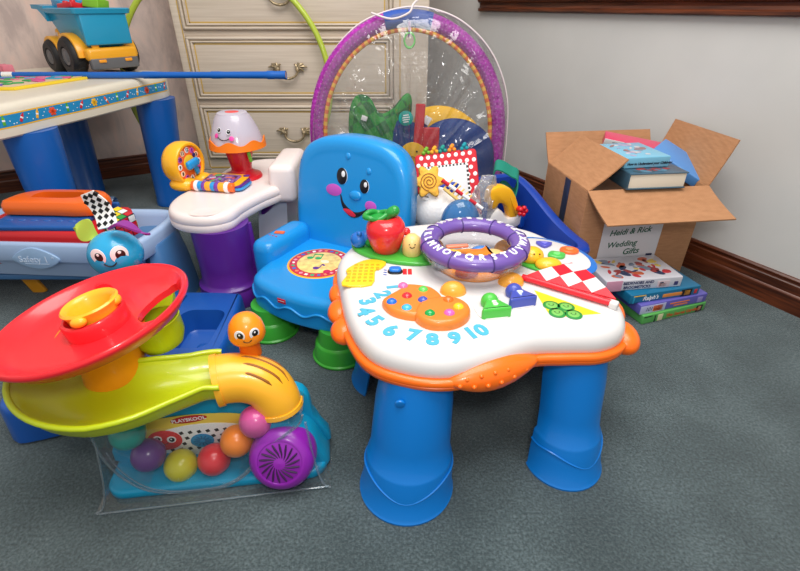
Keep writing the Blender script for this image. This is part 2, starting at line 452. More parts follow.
for tx, ty, bx, by in ((-1.185, 1.56, -1.185, 1.55), (-1.04, 2.14, -1.07, 2.12), (-1.55, 2.31, -1.53, 2.26), (-1.70, 1.58, -1.66, 1.58)):
    lo = []
    for t, r in ((0, .060), (.004, .064), (.05, .065), (.06, .063), (.5, .071), (.93, .078), (1, .078)):
        c = (bx+(tx-bx)*t, by+(ty-by)*t); lo.append([(c[0]+r*math.cos(2*PI*j/28), c[1]+r*math.sin(2*PI*j/28), .458*t) for j in range(28)])
    one(loft(lo), TB).build('leg', at)
# foam letter board, pink foam piece
fo = MB(); poly = [(-1.56, 1.70), (-1.30, 1.715), (-1.215, 2.0), (-1.24, 2.02), (-1.58, 1.99)]
fo.add(slab(poly, .55, .559, .002), mat('yellow_foam', (238, 205, 50), .8))
fo.add(slab(inset(poly, .02), .559, .561, .0005), mat('tan_foam', (214, 190, 160), .8))
fc = [(226, 120, 160), (120, 95, 175), (60, 165, 90), (60, 170, 205), (215, 90, 150)]
for i in range(34):
    x = random.uniform(-1.52, -1.27); y = random.uniform(1.74, 1.98)
    fo.add(rbox(random.uniform(.02, .06), random.uniform(.012, .03), .004, .001), mat('foam_%d' % (i % 5), fc[i % 5], .8), T(x, y, .5625+.0002*(i % 5)) @ RZ(random.uniform(-30, 40)))
tag(fo.build('foam_puzzle', org=(-1.4, 1.85, .55)), 'foam letter puzzle with yellow edge lying flat on the cream craft table', 'puzzle')
pk = MB(); pm = mat('pink_foam', (222, 128, 142), .8)
pk.add(slab(catmull([(.07, 0), (.03, .03), (.02, .075), (-.02, .035), (-.07, .04), (-.04, 0), (-.06, -.05), (-.01, -.03), (.03, -.06), (.03, -.02)], 4), 0, .035, .006), pm, T(-1.585, 2.075-.03, .5615) @ RZ(15) @ S(.8, .6, 1))
tag(pk.build('foam_star', org=(-1.6, 2.05, .55)), 'pink foam piece at the far left of the cream craft table', 'toy')
# blue pole
st = MB(); a, b2 = V((-1.85, 2.012, .5635)), V((-.444, 2.012, .5635)); ax = b2-a
P_ = lambda t: a+ax*t
BLUE_ST = pl('blue_pole_plastic', (10, 98, 190), .4)
prof = [(0, .0115), (.60, .0115), (.605, .0132), (.64, .0132), (.66, .0118), (.79, .0118), (.795, .0135), (.815, .0135), (.83, .0125), (.945, .0135), (.95, .0155), (.965, .0155), (.97, .0145), (1, .0155)]
st.add(tube([P_(t) for t, r in prof], [r for t, r in prof], 16, caps=False), BLUE_ST)
st.add(tube([P_(.94), P_(.999)], .0115, 16, caps=True), mat('pole_inside', (206, 160, 130), .6))
st.add(tube([P_(.215), P_(.245)], .0121, 16), EYEW)
for q in range(4): st.add(rbox(.002, .0246, .0246, .0005), BLACK, T(*P_(.219+.007*q)) @ RX(45) @ S(1, .72, .72))
tag(st.build('toy_pole', org=(-1.15, 2.065, .55)), 'long blue hollow plastic pole lying across the cream craft table', 'pole')

# ------------------------------------------------------------------ dump truck
TK = T(-1.285, 2.215, .5515) @ RZ(143) @ S(.93, .93, .93)      # x forward, y left
tr = thing('toy_dump_truck', 'toy dump truck with yellow cab and turquoise tipper standing on the craft table', 'toy truck', (-1.285, 2.215, .55))
YT = pl('truck_yellow', (240, 170, 40)); BT = pl('truck_turquoise', (36, 150, 190)); TY = mat('black_rubber', (22, 21, 23), .55); GR = pl('truck_grey', (98, 98, 100), .5)
c = MB()
c.add(rbox(.33, .13, .04, .012), YT, TK @ T(.0, 0, .075))
cab = [(.10, .06), (.175, .06), (.185, .085), (.178, .115), (.145, .13), (.125, .175), (.095, .18), (.085, .12)]
def side(mb, poly, y0, y1, m, mt, b=.008):  # extrude xz outline along y
    mb.add(slab(poly, y0, y1, b), m, mt @ FR((0, 0, 0), (1, 0, 0), (0, 0, 1)) @ S(1, 1, -1))
side(c, cab, -.085, .085, YT, TK)
def fender(mb, x, z, r, y0, y1):
    pts = [(x+r*math.cos(a), z+r*math.sin(a)) for a in [PI*i/16 for i in range(17)]]
    pin = [(x+(r-.014)*math.cos(a), z+(r-.014)*math.sin(a)) for a in [PI*i/16 for i in range(17)]][::-1]
    side(mb, pts+pin, y0, y1, YT, TK, .003)
for s in (1, -1):
    fender(c, .118, .067, .082, min(s*.07, s*.125), max(s*.07, s*.125)); fender(c, -.055, .074, .092, min(s*.06, s*.125), max(s*.06, s*.125))
c.add(rbox(.05, .21, .05, .014), YT, TK @ T(-.165, 0, .085)); c.add(rbox(.012, .03, .04, .006), YT, TK @ T(-.17, .06, .12))
c.build('chassis', tr)
side(wn := MB(), [(.105, .128), (.132, .128), (.118, .162), (.1, .162)], -.0865, .0865, mat('cab_window', (205, 190, 182), .4), TK, .002); wn.build('cab_window', tr)
g = MB(); g.add(rbox(.03, .20, .045, .006), GR, TK @ T(-.175, 0, .05)); g.add(rbox(.04, .21, .03, .006), GR, TK @ T(.03, 0, .05))
for s in (1, -1): g.add(rbox(.008, .03, .012, .003), pl('lamp_amber', (245, 160, 40)), TK @ T(-.191, s*.055, .06))
g.build('bumper', tr)
for x, r in ((.118, .067), (-.055, .076)):
    for s in (1, -1):
        w_ = MB(); fm = TK @ T(x, s*.112, r) @ RX(-90*s)
        w_.add(lathe([(0, -.03), (r-.012, -.03), (r-.003, -.022), (r, -.012), (r, .012), (r-.003, .022), (r-.012, .03), (r*.52, .03), (r*.46, .02), (0, .02)], 36), TY, fm)
        for q in range(18): w_.add(rbox(.005, .02, .03, .001), TY, fm @ RZ(q*20) @ T(r-.0015, 0, 0) @ RX(20))
        wo = w_.build('wheel', tr)
        one(lathe([(0, .03), (r*.2, .03), (r*.3, .026), (r*.44, .028), (r*.46, .02), (0, .018)], 24), GR, fm).build('hub', wo)
bd = MB(); ob = []
def bed(x, z0, z1, w0, w1): return x, z0, z1, w0, w1
loops = []
for z, xa, xb, w_ in ((.112, -.15, .055, .075), (.12, -.158, .06, .08), (.20, -.175, .098, .098), (.232, -.178, .10, .103), (.236, -.192, .12, .116), (.252, -.196, .125, .12), (.256, -.19, .12, .116), (.25, -.17, .10, .10), (.16, -.15, .06, .08)):
    loops.append([(x, y, z) for x, y in [(p[0]+(xa+xb)/2, p[1]) for p in rrect(xb-xa, 2*w_, .02, 4)]])
bd.add(loft(loops), BT, TK)
cn = [[(.08, y, .205), (.12, y, .235), (.15, y, .25), (.205, y, .252), (.207, y, .268), (.14, y, .268), (.08, y, .262)] for y in (-.118, -.112, .112, .118)]
bd.add(loft(cn), BT, TK)
bd.add(rbox(.015, .19, .12, .006), BT, TK @ T(-.178, 0, .18)); bd.build('tipper', tr)
def brick(name, lab, col, mt, sx, sy, sz, studs):
    m = pl('brick_%d_%d_%d' % col, col); b = MB().add(rbox(sx, sy, sz, .004), m, mt @ T(0, 0, sz/2))
    nx, ny = studs
    for i in range(nx):
        for j in range(ny): b.add(cyl(.011, .012, .003, 16), m, mt @ T((i-(nx-1)/2)*sx/nx, (j-(ny-1)/2)*sy/ny, sz-.001))
    return tag(b.build('building_block', org=mt.translation), lab, 'toy block', 'building blocks in the truck')
brick('b', 'turquoise studded toy block piled at the front of the truck tipper', (40, 150, 195), TK @ T(.065, .0, .250) @ RY(-6), .085, .14, .036, (2, 3))
brick('b', 'flat red toy block lying in the turquoise truck tipper', (214, 36, 48), TK @ T(-.036, .035, .246) @ RY(5) @ RZ(10) @ RX(8), .10, .10, .022, (2, 2))
brick('b', 'lime green toy block tilted up at the rear of the truck tipper', (130, 190, 40), TK @ T(-.115, -.01, .250) @ RX(14) @ RZ(25), .075, .065, .042, (2, 2))
brick('b', 'red toy block deep in the truck tipper beneath the lime green block', (205, 40, 50), TK @ T(-.12, .0, .180), .05, .1, .05, (1, 2))
# ------------------------------------------------------------------ activity table
ac = thing('activity_table', 'white and orange toddler activity table on blue legs with apple, letter ring and numbers', 'activity table', (.14, .84, 0))
AO = [(p.x, p.y) for p in catmull([(x, y, 0) for x, y in [(-.139, .93), (-.122, .82), (-.095, .71), (-.052, .628), (.012, .592), (.08, .584), (.152, .608), (.228, .643), (.292, .648), (.350, .652), (.395, .678), (.418, .73), (.420, .80), (.414, .87), (.41, .925), (.395, .985), (.365, 1.045), (.32, 1.10), (.25, 1.13), (.14, 1.145), (.03, 1.13), (-.05, 1.09), (-.11, 1.02)]], 5)]
OR = pl('orange_plastic', (250, 112, 20)); AW_ = pl('table_white', (220, 217, 216), .35); LB = pl('leg_blue', (2, 118, 204), .38)
top = one(prism(AO, [(.012, .276), (.004, .276), (.001, .281), (.0, .29), (.002, .301), (.007, .310), (.014, .316), (.024, .3193), (.03, .3198)]), AW_).build('table_top', ac, ang=50)
one(prism(AO, [(.012, .252), (-.001, .254), (-.006, .258), (-.007, .264), (-.004, .2665), (-.009, .269), (-.0095, .275), (-.006, .279), (.004, .279)]), OR).build('rim', ac, ang=50)
def grip(px):
    for nm, pts, rr in px:
        g = MB(); path = catmull(pts, 6, False); n = len(path)
        rs = [rr(i/(n-1)) for i in range(n)]
        g.add(tube(path, rs, 16), OR)
        for i in (0, n-1): g.add(sphere(rs[i], 14, 10), OR, T(*path[i]))
        yield g, path, rs
# front grip with raised dots, four lobes on the left, lobes on the right
def lump(name, mtx, pts):
    g = MB()
    for c, s in pts: g.add(sphere(1, 22, 14), OR, mtx @ T(*c) @ S(*s))
    return g
fr = []
for i in range(15):
    t = i/14; x = .075+.165*t; y = .590+.058*t-.004; h = .0035+.0265*math.sin(PI*min(1, t*1.02))**.8; d = .006+.026*math.sin(PI*t)**.7
    zc = .274-.006*math.sin(PI*t)
    fr.append([(x+.3*d*math.sin(a)*0, y-.5*0-d*max(0, math.cos(a))+.02*min(0, math.cos(a))*-1, zc+h*math.sin(a)) for a in [2*PI*j/20 for j in range(20)]])
g = MB().add(loft(fr), OR)
for q in range(11):
    t = .12+.076*q; i = int(t*14); x = .078+.152*t; y = .590+.055*t-.004; d = .006+.026*math.sin(PI*t)**.7; h = .0265*math.sin(PI*t)
    a = (.75 if q % 2 else .05)
    g.add(sphere(.0042, 10, 6), OR, T(x, y-d*math.cos(a)*.99, .274-.006*math.sin(PI*t)+h*math.sin(a)))
g.build('front_grip', ac, ang=60)
def lobes(nm, lst):
    g = MB()
    for x, y, z, a, b, h in lst: g.add(sphere(1, 20, 12), OR, T(x, y, z) @ S(a, b, h))
    g.build(nm, ac)
lobes('side_grip', [(-.130, .930, .268, .020, .034, .018), (-.128, .866, .267, .024, .036, .020), (-.120, .80, .266, .026, .038, .022), (-.105, .738, .263, .028, .034, .023)])
lobes('side_grip', [(.413, .715, .266, .030, .045, .026), (.423, .80, .268, .026, .045, .022), (.417, .87, .268, .024, .045, .022)])
# half shell legs
def shell_leg(c0, c1, face, r0, r1, dp=1.0, sp=105):
    def outl(r, cx, cy, t, k=22):
        o = [(r*math.sin(R(-sp+2*sp*i/k)), -r*dp*math.cos(R(-sp+2*sp*i/k))) for i in range(k+1)]
        q = [((r-t)*math.sin(R(-sp+2*sp*i/k)), -(r-t)*dp*math.cos(R(-sp+2*sp*i/k))) for i in range(k, -1, -1)]
        return [(cx+x*math.cos(face)-y*math.sin(face), cy+x*math.sin(face)+y*math.cos(face)) for x, y in o+q]
    prof = [(0, r0+.003), (.004, r0+.004), (.008, r0+.001), (.045, r0-.002), (.078, r0-.006), (.083, r0-.007), (.088, r0-.0115), (.13, r0-.013), (.20, (r0+r1)/2-.004), (.262, r1)]
    lo = []
    for z, r in prof:
        t = z/.262; cx = c0[0]+(c1[0]-c0[0])*t; cy = c0[1]+(c1[1]-c0[1])*t
        lo.append([(x, y, z) for x, y in outl(r, cx, cy, .005)])
    g = MB().add(loft(lo), LB)
    # wavy bead round the cuff
    pts = []
    for i in range(31):
        a = R(-sp+2*sp*i/30); r = r0-.0035; z = .062-.020*math.exp(-((i-15)/4.5)**2)+.006*math.exp(-((i-6)/3)**2)+.006*math.exp(-((i-24)/3)**2)
        x, y = r*math.sin(a), -r*dp*math.cos(a); t = z/.262
        cx = c0[0]+(c1[0]-c0[0])*t; cy = c0[1]+(c1[1]-c0[1])*t
        pts.append((cx+x*math.cos(face)-y*math.sin(face), cy+x*math.sin(face)+y*math.cos(face), z))
    g.add(tube(pts, .0022, 6), LB)
    lg = g.build('leg', ac, ang=45)
    return lg
l1 = shell_leg((.012, .598), (.030, .645), R(-4), .086, .061)
one(cyl(.0085, .006, .002, 20), LB, T(.000, .5795, .232) @ RX(97)).build('leg_button', l1)
l2 = shell_leg((.330, .655), (.330, .712), R(24), .073, .057)
shell_leg((-.035, .905), (.0, .91), R(-140), .082, .06)
shell_leg((.385, .955), (.345, .945), R(130), .080, .058)

# --- pieces on the top
def onto(name, mb, label=None, par=top, ang=45):
    o = mb.build(name, par, ang=ang)
    if label: o['label'] = label
    return o
LEAF = pl('leaf_green', (70, 175, 60)); APPLE = pl('apple_red', (226, 40, 48), .25, .4); DLEAF = pl('apple_leaf_green', (35, 150, 60))
WORM = pl('worm_blue', (30, 110, 200)); PEACH = pl('cream_yellow', (240, 205, 130))
b = MB().add(slab([(-.012+.106*math.cos(a)*math.cos(R(-24))-.052*math.sin(a)*math.sin(R(-24)), .955+.106*math.cos(a)*math.sin(R(-24))+.052*math.sin(a)*math.cos(R(-24))) for a in [2*PI*i/40 for i in range(40)]], .319, .329, .004), LEAF)
gb = onto('leaf_base', b)
ap = MB(); am = T(-.031, .955, .327)
ap.add(lathe([(0, .0), (.026, .0), (.031, .006), (.037, .022), (.042, .040), (.0435, .052), (.041, .064), (.034, .074), (.022, .079), (.010, .077), (.004, .070), (0, .068)], 36), APPLE, am)
apo = onto('apple', ap, par=gb)
lf = MB()
lp = catmull([(-.040, .002, 0), (-.02, .02, 0), (.002, .018, 0), (.008, .004, 0), (-.012, -.010, 0), (-.033, -.012, 0)], 6)
lf.add(tube([V((p.x, p.y, .003*math.sin(p.x*150))) for p in lp], .0062, 10, True), DLEAF, am @ T(-.004, 0, .081) @ RX(8))
lf.add(slab([(p.x*.9, p.y*.9) for p in lp], -.003, .001, .001), DLEAF, am @ T(-.004, 0, .079) @ RX(8))
lf.add(tube(catmull([(.002, 0, .072), (.008, .003, .084), (.018, .004, .092)], 4, False), [.005, .006, .007, .009, .010, .0115, .012, .012, .0115][:9], 12), DLEAF, am)
lf.add(sphere(.0118, 14, 10), DLEAF, am @ T(.019, .004, .092))
l_ = onto('apple_leaf', lf, par=gb)
wm = MB()
for x, y, z, r, m in ((-.093, .972, .345, .0185, WORM), (-.076, .977, .349, .0155, WORM), (-.066, .972, .343, .0145, DLEAF), (-.057, .975, .348, .0145, WORM)): wm.add(sphere(r, 20, 12), m, T(x, y, z))
wm.add(sphere(.006, 10, 8), WORM, T(-.09, .962, .364)); onto('worm', wm, par=gb)
pf = MB().add(lathe([(0, 0), (.019, 0), (.021, .004), (.021, .025), (.018, .038), (.009, .046), (0, .047)], 28), PEACH, T(.026, .935, .328))
pf.add(sphere(.009, 14, 8), APPLE, T(.014, .956, .372))
smile(pf, FR((.026, .9135, .352), (1, 0, 0), (0, 0, 1)), .005, .003, .0008, BLACK)
for s in (-1, 1): pf.add(sphere(.0014, 8, 6), BLACK, T(.026+s*.006, .9143, .36))
onto('peach_button', pf, par=gb)
# ring over a clear bowl
RC = (.155, .897)
PUR = pl('ring_purple', (112, 84, 164), .3, .25)
rg = MB().add(torus(.094, .0200, 72, 18, .0155), PUR, T(*RC, .373))
for i in range(8): rg.add(tube([(RC[0]+.094*math.cos(a)+.021*math.cos(p)*math.cos(a), RC[1]+.094*math.sin(a)+.021*math.cos(p)*math.sin(a), .373+.016*math.sin(p)) for a in [2*PI*i/8+.2] for p in [2*PI*j/16 for j in range(16)]], .0014, 6, True), mat('ring_seam', (70, 50, 120), .4))
LET = 'ABCDEFGHIJKLMNOPQRSTUVWXYZ'
for i, ch in enumerate(LET):
    a = R(-90)+2*PI*(i-17)/26
    fm = T(RC[0]+.094*math.cos(a), RC[1]+.094*math.sin(a), .3886) @ RZ(math.degrees(a)+90) @ RX(16) @ T(0, -.004, .0004)
    rg.add(text(ch, .021, .0012, bold=.0007), EYEW, fm)
rgo = onto('letter_ring', rg, 'purple ring printed with white alphabet letters')
BOWL = clear('clear_bowl', (250, 250, 252), .10, .08, body=.05)
bw = MB().add(lathe([(.072, .321), (.090, .332), (.104, .347), (.110, .358), (.110, .362), (.102, .362), (.100, .350), (.088, .336), (.070, .325)], 56), BOWL, T(*RC, 0))
onto('clear_bowl', bw, 'clear plastic bowl under the ring')
AMB = pl('amber_plastic', (244, 168, 60), .3)
bs = MB().add(lathe([(0, .319), (.070, .319), (.074, .321), (.073, .324), (.06, .327), (0, .327)], 48), pl('bowl_orange', (245, 150, 40)), T(*RC, 0))
for a, r, h, c in ((-40, .055, .004, (236, 70, 60)), (-110, .058, .004, (230, 60, 70)), (150, .05, .004, (240, 190, 60)), (60, .05, .004, (70, 130, 200)), (-165, .06, .004, (90, 150, 205)), (20, .06, .003, (240, 120, 50))):
    bs.add(sphere(1, 18, 10), pl('bead_%d_%d_%d' % c, c), T(RC[0]+r*math.cos(R(a)), RC[1]+r*math.sin(R(a)), .332) @ S(.024, .015, .012))
bs.add(slab(catmull([(-.03, 0), (-.01, .022), (.012, .02), (.03, .03), (.026, .0), (.03, -.03), (.008, -.02), (-.012, -.02)], 4), .0, .012, .004), pl('fish_orange', (250, 130, 30)), T(RC[0]+.012, RC[1]+.0, .338) @ RZ(15))
bs.add(sphere(1, 18, 10), PEACH, T(RC[0]+.045, RC[1]+.012, .336) @ S(.03, .03, .01)); bs.add(rbox(.05, .012, .006, .003), pl('salmon', (235, 140, 110)), T(RC[0]-.03, RC[1]+.04, .346) @ RZ(8))
onto('bowl_base', bs)
for x, y in ((.103, .788), (.222, .822), (.075, .985), (.24, .975)):
    onto('amber_knob', MB().add(sphere(1, 22, 10, 0, PI/2), AMB, T(x, y, .319) @ S(.026, .021, .023)))
# cookie with buttons
CK = pl('cookie_orange', (232, 128, 46), .35)
ck = MB()
def blob(pts, z1): return prism([(p.x, p.y) for p in catmull([(x, y, 0) for x, y in pts], 5)], [(0, .318), (0, z1-.008), (.0025, z1-.003), (.005, z1-.0005), (.009, z1)])
ck.add(blob([(-.033, .736), (-.012, .702), (.03, .688), (.062, .705), (.080, .745), (.064, .782), (.034, .795), (.008, .795), (-.002, .778), (-.022, .757)], .335), CK)
ck.add(blob([(.026, .690), (.05, .662), (.09, .662), (.119, .686), (.125, .718), (.105, .743), (.07, .746), (.038, .730)], .338), CK)
cko = onto('cookie_panel', ck)
for x, y, z, c in ((.006, .786, .335, (240, 110, 170)), (.044, .772, .335, (100, 200, 90)), (.013, .749, .335, (225, 45, 55)), (-.015, .729, .335, (35, 110, 205)), (.042, .735, .335, (75, 85, 180)), (.012, .709, .335, (70, 180, 215)), (.088, .731, .338, (240, 110, 30)), (.104, .708, .338, (250, 200, 40)), (.052, .687, .338, (25, 160, 75)), (.086, .688, .338, (240, 100, 180))):
    onto('button', MB().add(lathe([(0, .007), (.005, .0062), (.0085, .003), (.0095, 0)], 20), pl('button_%d_%d_%d' % c, c, .2), T(x, y, z-.0012) @ S(1.05, 1.05, 1)), par=cko)
# numbers sweeping round the cookie
NUM = mat('number_cyan', (78, 176, 204), .4)
nm = MB()
for s, x, y, a in (('1', -.012, .806, -78), ('2', -.034, .777, -68), ('3', -.062, .752, -66), ('4', -.064, .718, -62), ('5', -.045, .688, -44), ('6', -.017, .659, -30), ('7', .022, .646, -14), ('8', .054, .634, 0), ('9', .092, .638, 10), ('10', .130, .656, 24)):
    nm.add(text(s, .042, .0007, bold=.002), NUM, T(x, y, .3205) @ RZ(a))
onto('number_print', nm)
# letter people
def peg(name, x, y, rz, col, ch):
    m = pl(name+'_plastic', col); fm = T(x, y, .319) @ RZ(rz)
    p = MB().add(prism(rtrap(.0275, .014, -.025, .007, .005), [(0, 0), (0, .016), (.0008, .0195), (.0025, .0215), (.004, .022)]), m, fm)
    p.add(xf(sphere(1, 24, 14), S(.0165, .0155, .017)), m, fm @ T(0, .017, .010)); p.add(rbox(.017, .020, .020, .005), m, fm @ T(0, .004, .0105))
    p.add(slab(rrect(.062, .062, .02), 0, .0016, .0006), AW_, fm @ T(0, .003, .0008))
    p.add(text(ch, .020, .0012, bold=.0008), mat(name+'_pale', [min(255, c+150) for c in col], .4), fm @ T(0, -.009, .0226))
    onto('letter_key', p, {'green': 'green key lettered S', 'blue': 'blue key lettered P'}[name])
peg('green', .168, .722, 10, (80, 190, 70), 'S'); peg('blue', .221, .757, 14, (70, 84, 176), 'P')
# checkered flap page on a red spine
RED = mat('page_red', (228, 32, 48), .35)
A_, B_, C_ = V((.255, .843, .322)), V((.366, .872, .336)), V((.402, .748, .326))
pg = MB(); NN = 4
fq = lambda u, v: A_+(B_-A_)*u+(C_-B_)*v+V((0, 0, .006*math.sin(PI*min(1, max(0, u-v)))))
for i in range(NN):
    for j in range(i+1):
        q = [fq(i/NN, j/NN), fq((i+1)/NN, j/NN), fq((i+1)/NN, (j+1)/NN)]
        if j < i: q.append(fq(i/NN, (j+1)/NN))
        pg.add(loft([q, [p+V((0, 0, .003)) for p in q]]), RED if (i+j) % 2 == 0 else AW_)
A_, B_ = V((.250, .832, .324)), V((.386, .736, .324))
onto('checkered_flap', pg, 'red and white checkered flap')
sp = MB().add(tube([A_+V((-.004, .0, .004)), B_+V((0, 0, .004))], .0065, 12), RED)
for p in (A_+V((-.006, .005, .003)), B_+V((.006, -.004, .002))): sp.add(rbox(.016, .016, .015, .004), AW_, T(*p) @ RZ(-38))
onto('flap_spine', sp)
tr_ = MB(); tri = [(.262, .793), (.362, .712), (.278, .700), (.268, .715)]
tr_.add(loft([[(x, y, .3196) for x, y in tri], [(x, y, .3206) for x, y in tri]]), mat('print_yellow', (246, 214, 44), .35))
PEA = mat('pea_green', (40, 140, 60), .4); PEAL = mat('pea_light', (120, 190, 90), .4)
for x, y in ((.280, .738), (.306, .733), (.284, .713), (.312, .708)):
    tr_.add(disc(.0155, 20, .0008), PEA, T(x, y, .3206)); tr_.add(disc(.0105, 20, .0008), PEAL, T(x, y, .3212))
    for s in (-1, 1): tr_.add(disc(.0012, 8, .0006), BLACK, T(x+s*.004, y+.002, .3219))
    smile(tr_, T(x, y-.003, .322), .004, .0025, .0005)
onto('pea_print', tr_)
# instrument patch at the back right
pp_ = MB()
rot = lambda pts, cx, cy, a: [(cx+x*math.cos(R(a))-y*math.sin(R(a)), cy+x*math.sin(R(a))+y*math.cos(R(a))) for x, y in pts]
PC = (.336, .945)
pp_.add(slab(rot(ell(.105, .075, 40), *PC, -52), .3195, .3207, .0004), mat('patch_blue', (35, 110, 195), .4))
pp_.add(slab(rot(ell(.090, .060, 40), PC[0]+.003, PC[1]+.004, -52), .3205, .3222, .0004), AW_)
pp_.add(slab(rot([(.095*math.cos(a), .068*math.sin(a)) for a in [R(-120+12*i) for i in range(11)]]+[(.072*math.cos(a), .046*math.sin(a)) for a in [R(0-12*i) for i in range(11)]], .322, .955, -52), .321, .327, .002), pl('patch_red', (222, 40, 80)))
pp_.add(slab(rot([(.118*math.cos(a), .088*math.sin(a)) for a in [R(-125+12*i) for i in range(11)]]+[(.094*math.cos(a), .066*math.sin(a)) for a in [R(-5-12*i) for i in range(11)]], .322, .955, -52), .320, .325, .002), LEAF)
onto('instrument_panel', pp_)
for nm_, x, y, c, sh in (('key', .332, .990, (85, 85, 185), 3), ('key', .380, .958, (238, 105, 45), 20), ('key', .345, .935, (80, 185, 80), 4)):
    P3 = [(.021*math.cos(2*PI*i/sh+.5), .017*math.sin(2*PI*i/sh+.5)) for i in range(sh)]
    if sh < 20: P3 = [(p.x, p.y) for p in catmull([(x_, y_, 0) for x_, y_ in P3], 4)]
    onto('shape_button', MB().add(slab(rot(P3, x, y, -10), .321, .329, .003), pl('shape_%d_%d_%d' % c, c)).add(slab(rot([(a*.4, b_*.4) for a, b_ in P3], x, y, -10), .328, .3305, .001), pl('shape_in_%d' % c[0], [min(255, v+40) for v in c])))
cx = MB(); CH = pl('chick_yellow', (250, 190, 45), .3)
for x, y, z, a, b_, c in ((.284, .915, .334, .026, .024, .020), (.312, .882, .330, .028, .02, .014), (.270, .938, .332, .018, .016, .016)): cx.add(sphere(1, 20, 12), CH, T(x, y, z) @ S(a, b_, c))
for s in (-1, 1): cx.add(sphere(.0018, 8, 6), BLACK, T(.289+s*.006, .896, .347))
onto('chick_button', cx)
# waffle, switch, logo
wf = MB(); WFm = pl('waffle_yellow', (250, 205, 40))
w1 = [(-.112, .872), (-.088, .905), (-.062, .918), (-.030, .905), (-.040, .878), (-.052, .868), (-.056, .81), (-.115, .808), (-.108, .85)]
wf.add(slab([(p.x, p.y) for p in catmull([(x, y, 0) for x, y in w1], 3)], .319, .3245, .002), WFm)
for i in range(5):
    for j in range(6):
        x, y = -.105+.0115*i, .822+.0135*j
        if j > 3: x += .012
        wf.add(rbox(.007, .007, .0016, .0006), mat('waffle_pit', (222, 165, 20), .4), T(x, y, .3247))
onto('waffle_flap', wf)
sw = MB().add(slab(rrect(.030, .022, .010), .319, .323, .001), BLACK, T(-.010, .868, -.0004) @ S(1.05, 1.05, 1)).add(slab(rrect(.026, .018, .008), .322, .330, .003), pl('switch_blue', (20, 120, 215)), T(-.010, .868, 0))
for q in range(3): sw.add(rbox(.007, .003, .0008, .0003), mat('print_blue', (40, 90, 180), .4), T(-.031, .855+.01*q, .3203) @ RZ(-20))
onto('volume_switch', sw)
lg = MB(); LR = mat('logo_red', (215, 30, 45), .4)
for q in range(2): lg.add(rbox(.0085, .024, .001, .0004), LR, T(.010+.0105*q, .868, .3202))
onto('logo_print', lg)

# ------------------------------------------------------------------ singing chair
CB = pl('chair_blue', (24, 144, 216), .3, .2); CG = pl('chair_green', (62, 170, 52), .35)
CO = V((-.2, 1.17, 0)); TH = R(28)
CM = T(*CO) @ M.Rotation(-TH, 4, 'Z')
chr_ = thing('toddler_chair', 'blue plastic toddler chair with a smiling face on its backrest and green feet', 'chair', CO)
def outl2(sx, y0, y1, r): return [(x, y+(y0+y1)/2) for x, y in rrect(sx, y1-y0, r)]
so = [(p.x, p.y) for p in catmull([(-.175, .14, 0), (-.178, .0, 0), (-.172, -.09, 0), (-.152, -.14, 0), (-.10, -.165, 0), (0, -.178, 0), (.10, -.168, 0), (.165, -.145, 0), (.188, -.10, 0), (.195, 0, 0), (.185, .14, 0), (.1, .155, 0), (-.1, .155, 0)], 5)]
st_ = MB().add(prism(so, [(.01, .09), (0, .09), (-.001, .095), (0, .10), (.001, .150), (.004, .160), (.010, .167), (.02, .170), (.03, .1695)]), CB, CM)
wv = []
for i in range(41):
    t = i/40; k = [q for q in so if q[1] < -.06]
k = inset(so, -.0018); n = len(k); idx = [i for i in range(n) if k[i][1] < -.02]
wp, acc_ = [], 0
kk = [p_ for a_, b_ in zip(idx[:-1], idx[1:]) for p_ in [V((*k[a_], 0)).lerp(V((*k[b_], 0)), q/4) for q in range(4)]]
for j, p_ in enumerate(kk):
    if j: acc_ += (p_-kk[j-1]).length
    wp.append((p_.x, p_.y, .128+.0075*math.sin(2*PI*acc_/.088)))
st_.add(tube(wp, .0034, 8), CB, CM)
so_ = st_.build('seat', chr_, ang=50)
fpb = MB(); fp = CM @ FR((.032, -.1785, .105), (1, .12, 0), (0, 0, 1))
fpb.add(rbox(.026, .013, .0015, .0005), LR, CM @ T(-.022, -.1772, .148) @ RX(90))
fpb.add(rbox(.020, .0012, .0017, .0003), EYEW, CM @ T(-.022, -.1774, .1485) @ RX(90)); fpb.build('logo_plate', so_)
# seat sticker
sk = MB(); sm = CM @ T(-.035, .006, .1665)
sk.add(lathe([(0, .004), (.088, .004), (.0905, .003), (.0915, 0)], 56), pl('sticker_rim', (248, 178, 40)), sm)
sk.add(disc(.0845, 48, .0008), mat('sticker_red', (196, 44, 66), .4), sm @ T(0, 0, .0038))
sk.add(disc(.063, 48, .0008), mat('sticker_cream', (240, 206, 124), .4, vary=.12, vscale=60), sm @ T(0, 0, .0044))
ic = [(240, 235, 230), (60, 170, 110), (40, 110, 190), (235, 130, 90), (235, 150, 170)]
for i in range(26):
    a = 2*PI*i/26; sk.add(rbox(random.uniform(.006, .012), random.uniform(.007, .011), .0008, .0003), mat('icon_%d' % (i % 5), ic[i % 5], .4), sm @ RZ(math.degrees(a)) @ T(.0735, 0, .0047) @ RZ(random.uniform(0, 90)))
def note(cx, cy, m, two, rz):
    f = sm @ T(cx, cy, .0054) @ RZ(rz)
    sk.add(disc(.009, 16, .0006, .0075), m, f); sk.add(rbox(.003, .026, .0007, .0002), m, f @ T(.0075, .013, 0))
    if two: sk.add(disc(.009, 16, .0006, .0075), m, f @ T(.024, .0, 0)); sk.add(rbox(.003, .026, .0007, .0002), m, f @ T(.0315, .013, 0)); sk.add(rbox(.027, .006, .0007, .0002), m, f @ T(.0195, .024, 0))
    else: sk.add(rbox(.012, .006, .0007, .0002), m, f @ T(.012, .023, 0) @ RZ(-30))
note(-.040, .010, mat('note_green', (50, 165, 90), .4), True, 20); note(.012, -.033, mat('note_purple', (95, 40, 140), .4), False, 10)
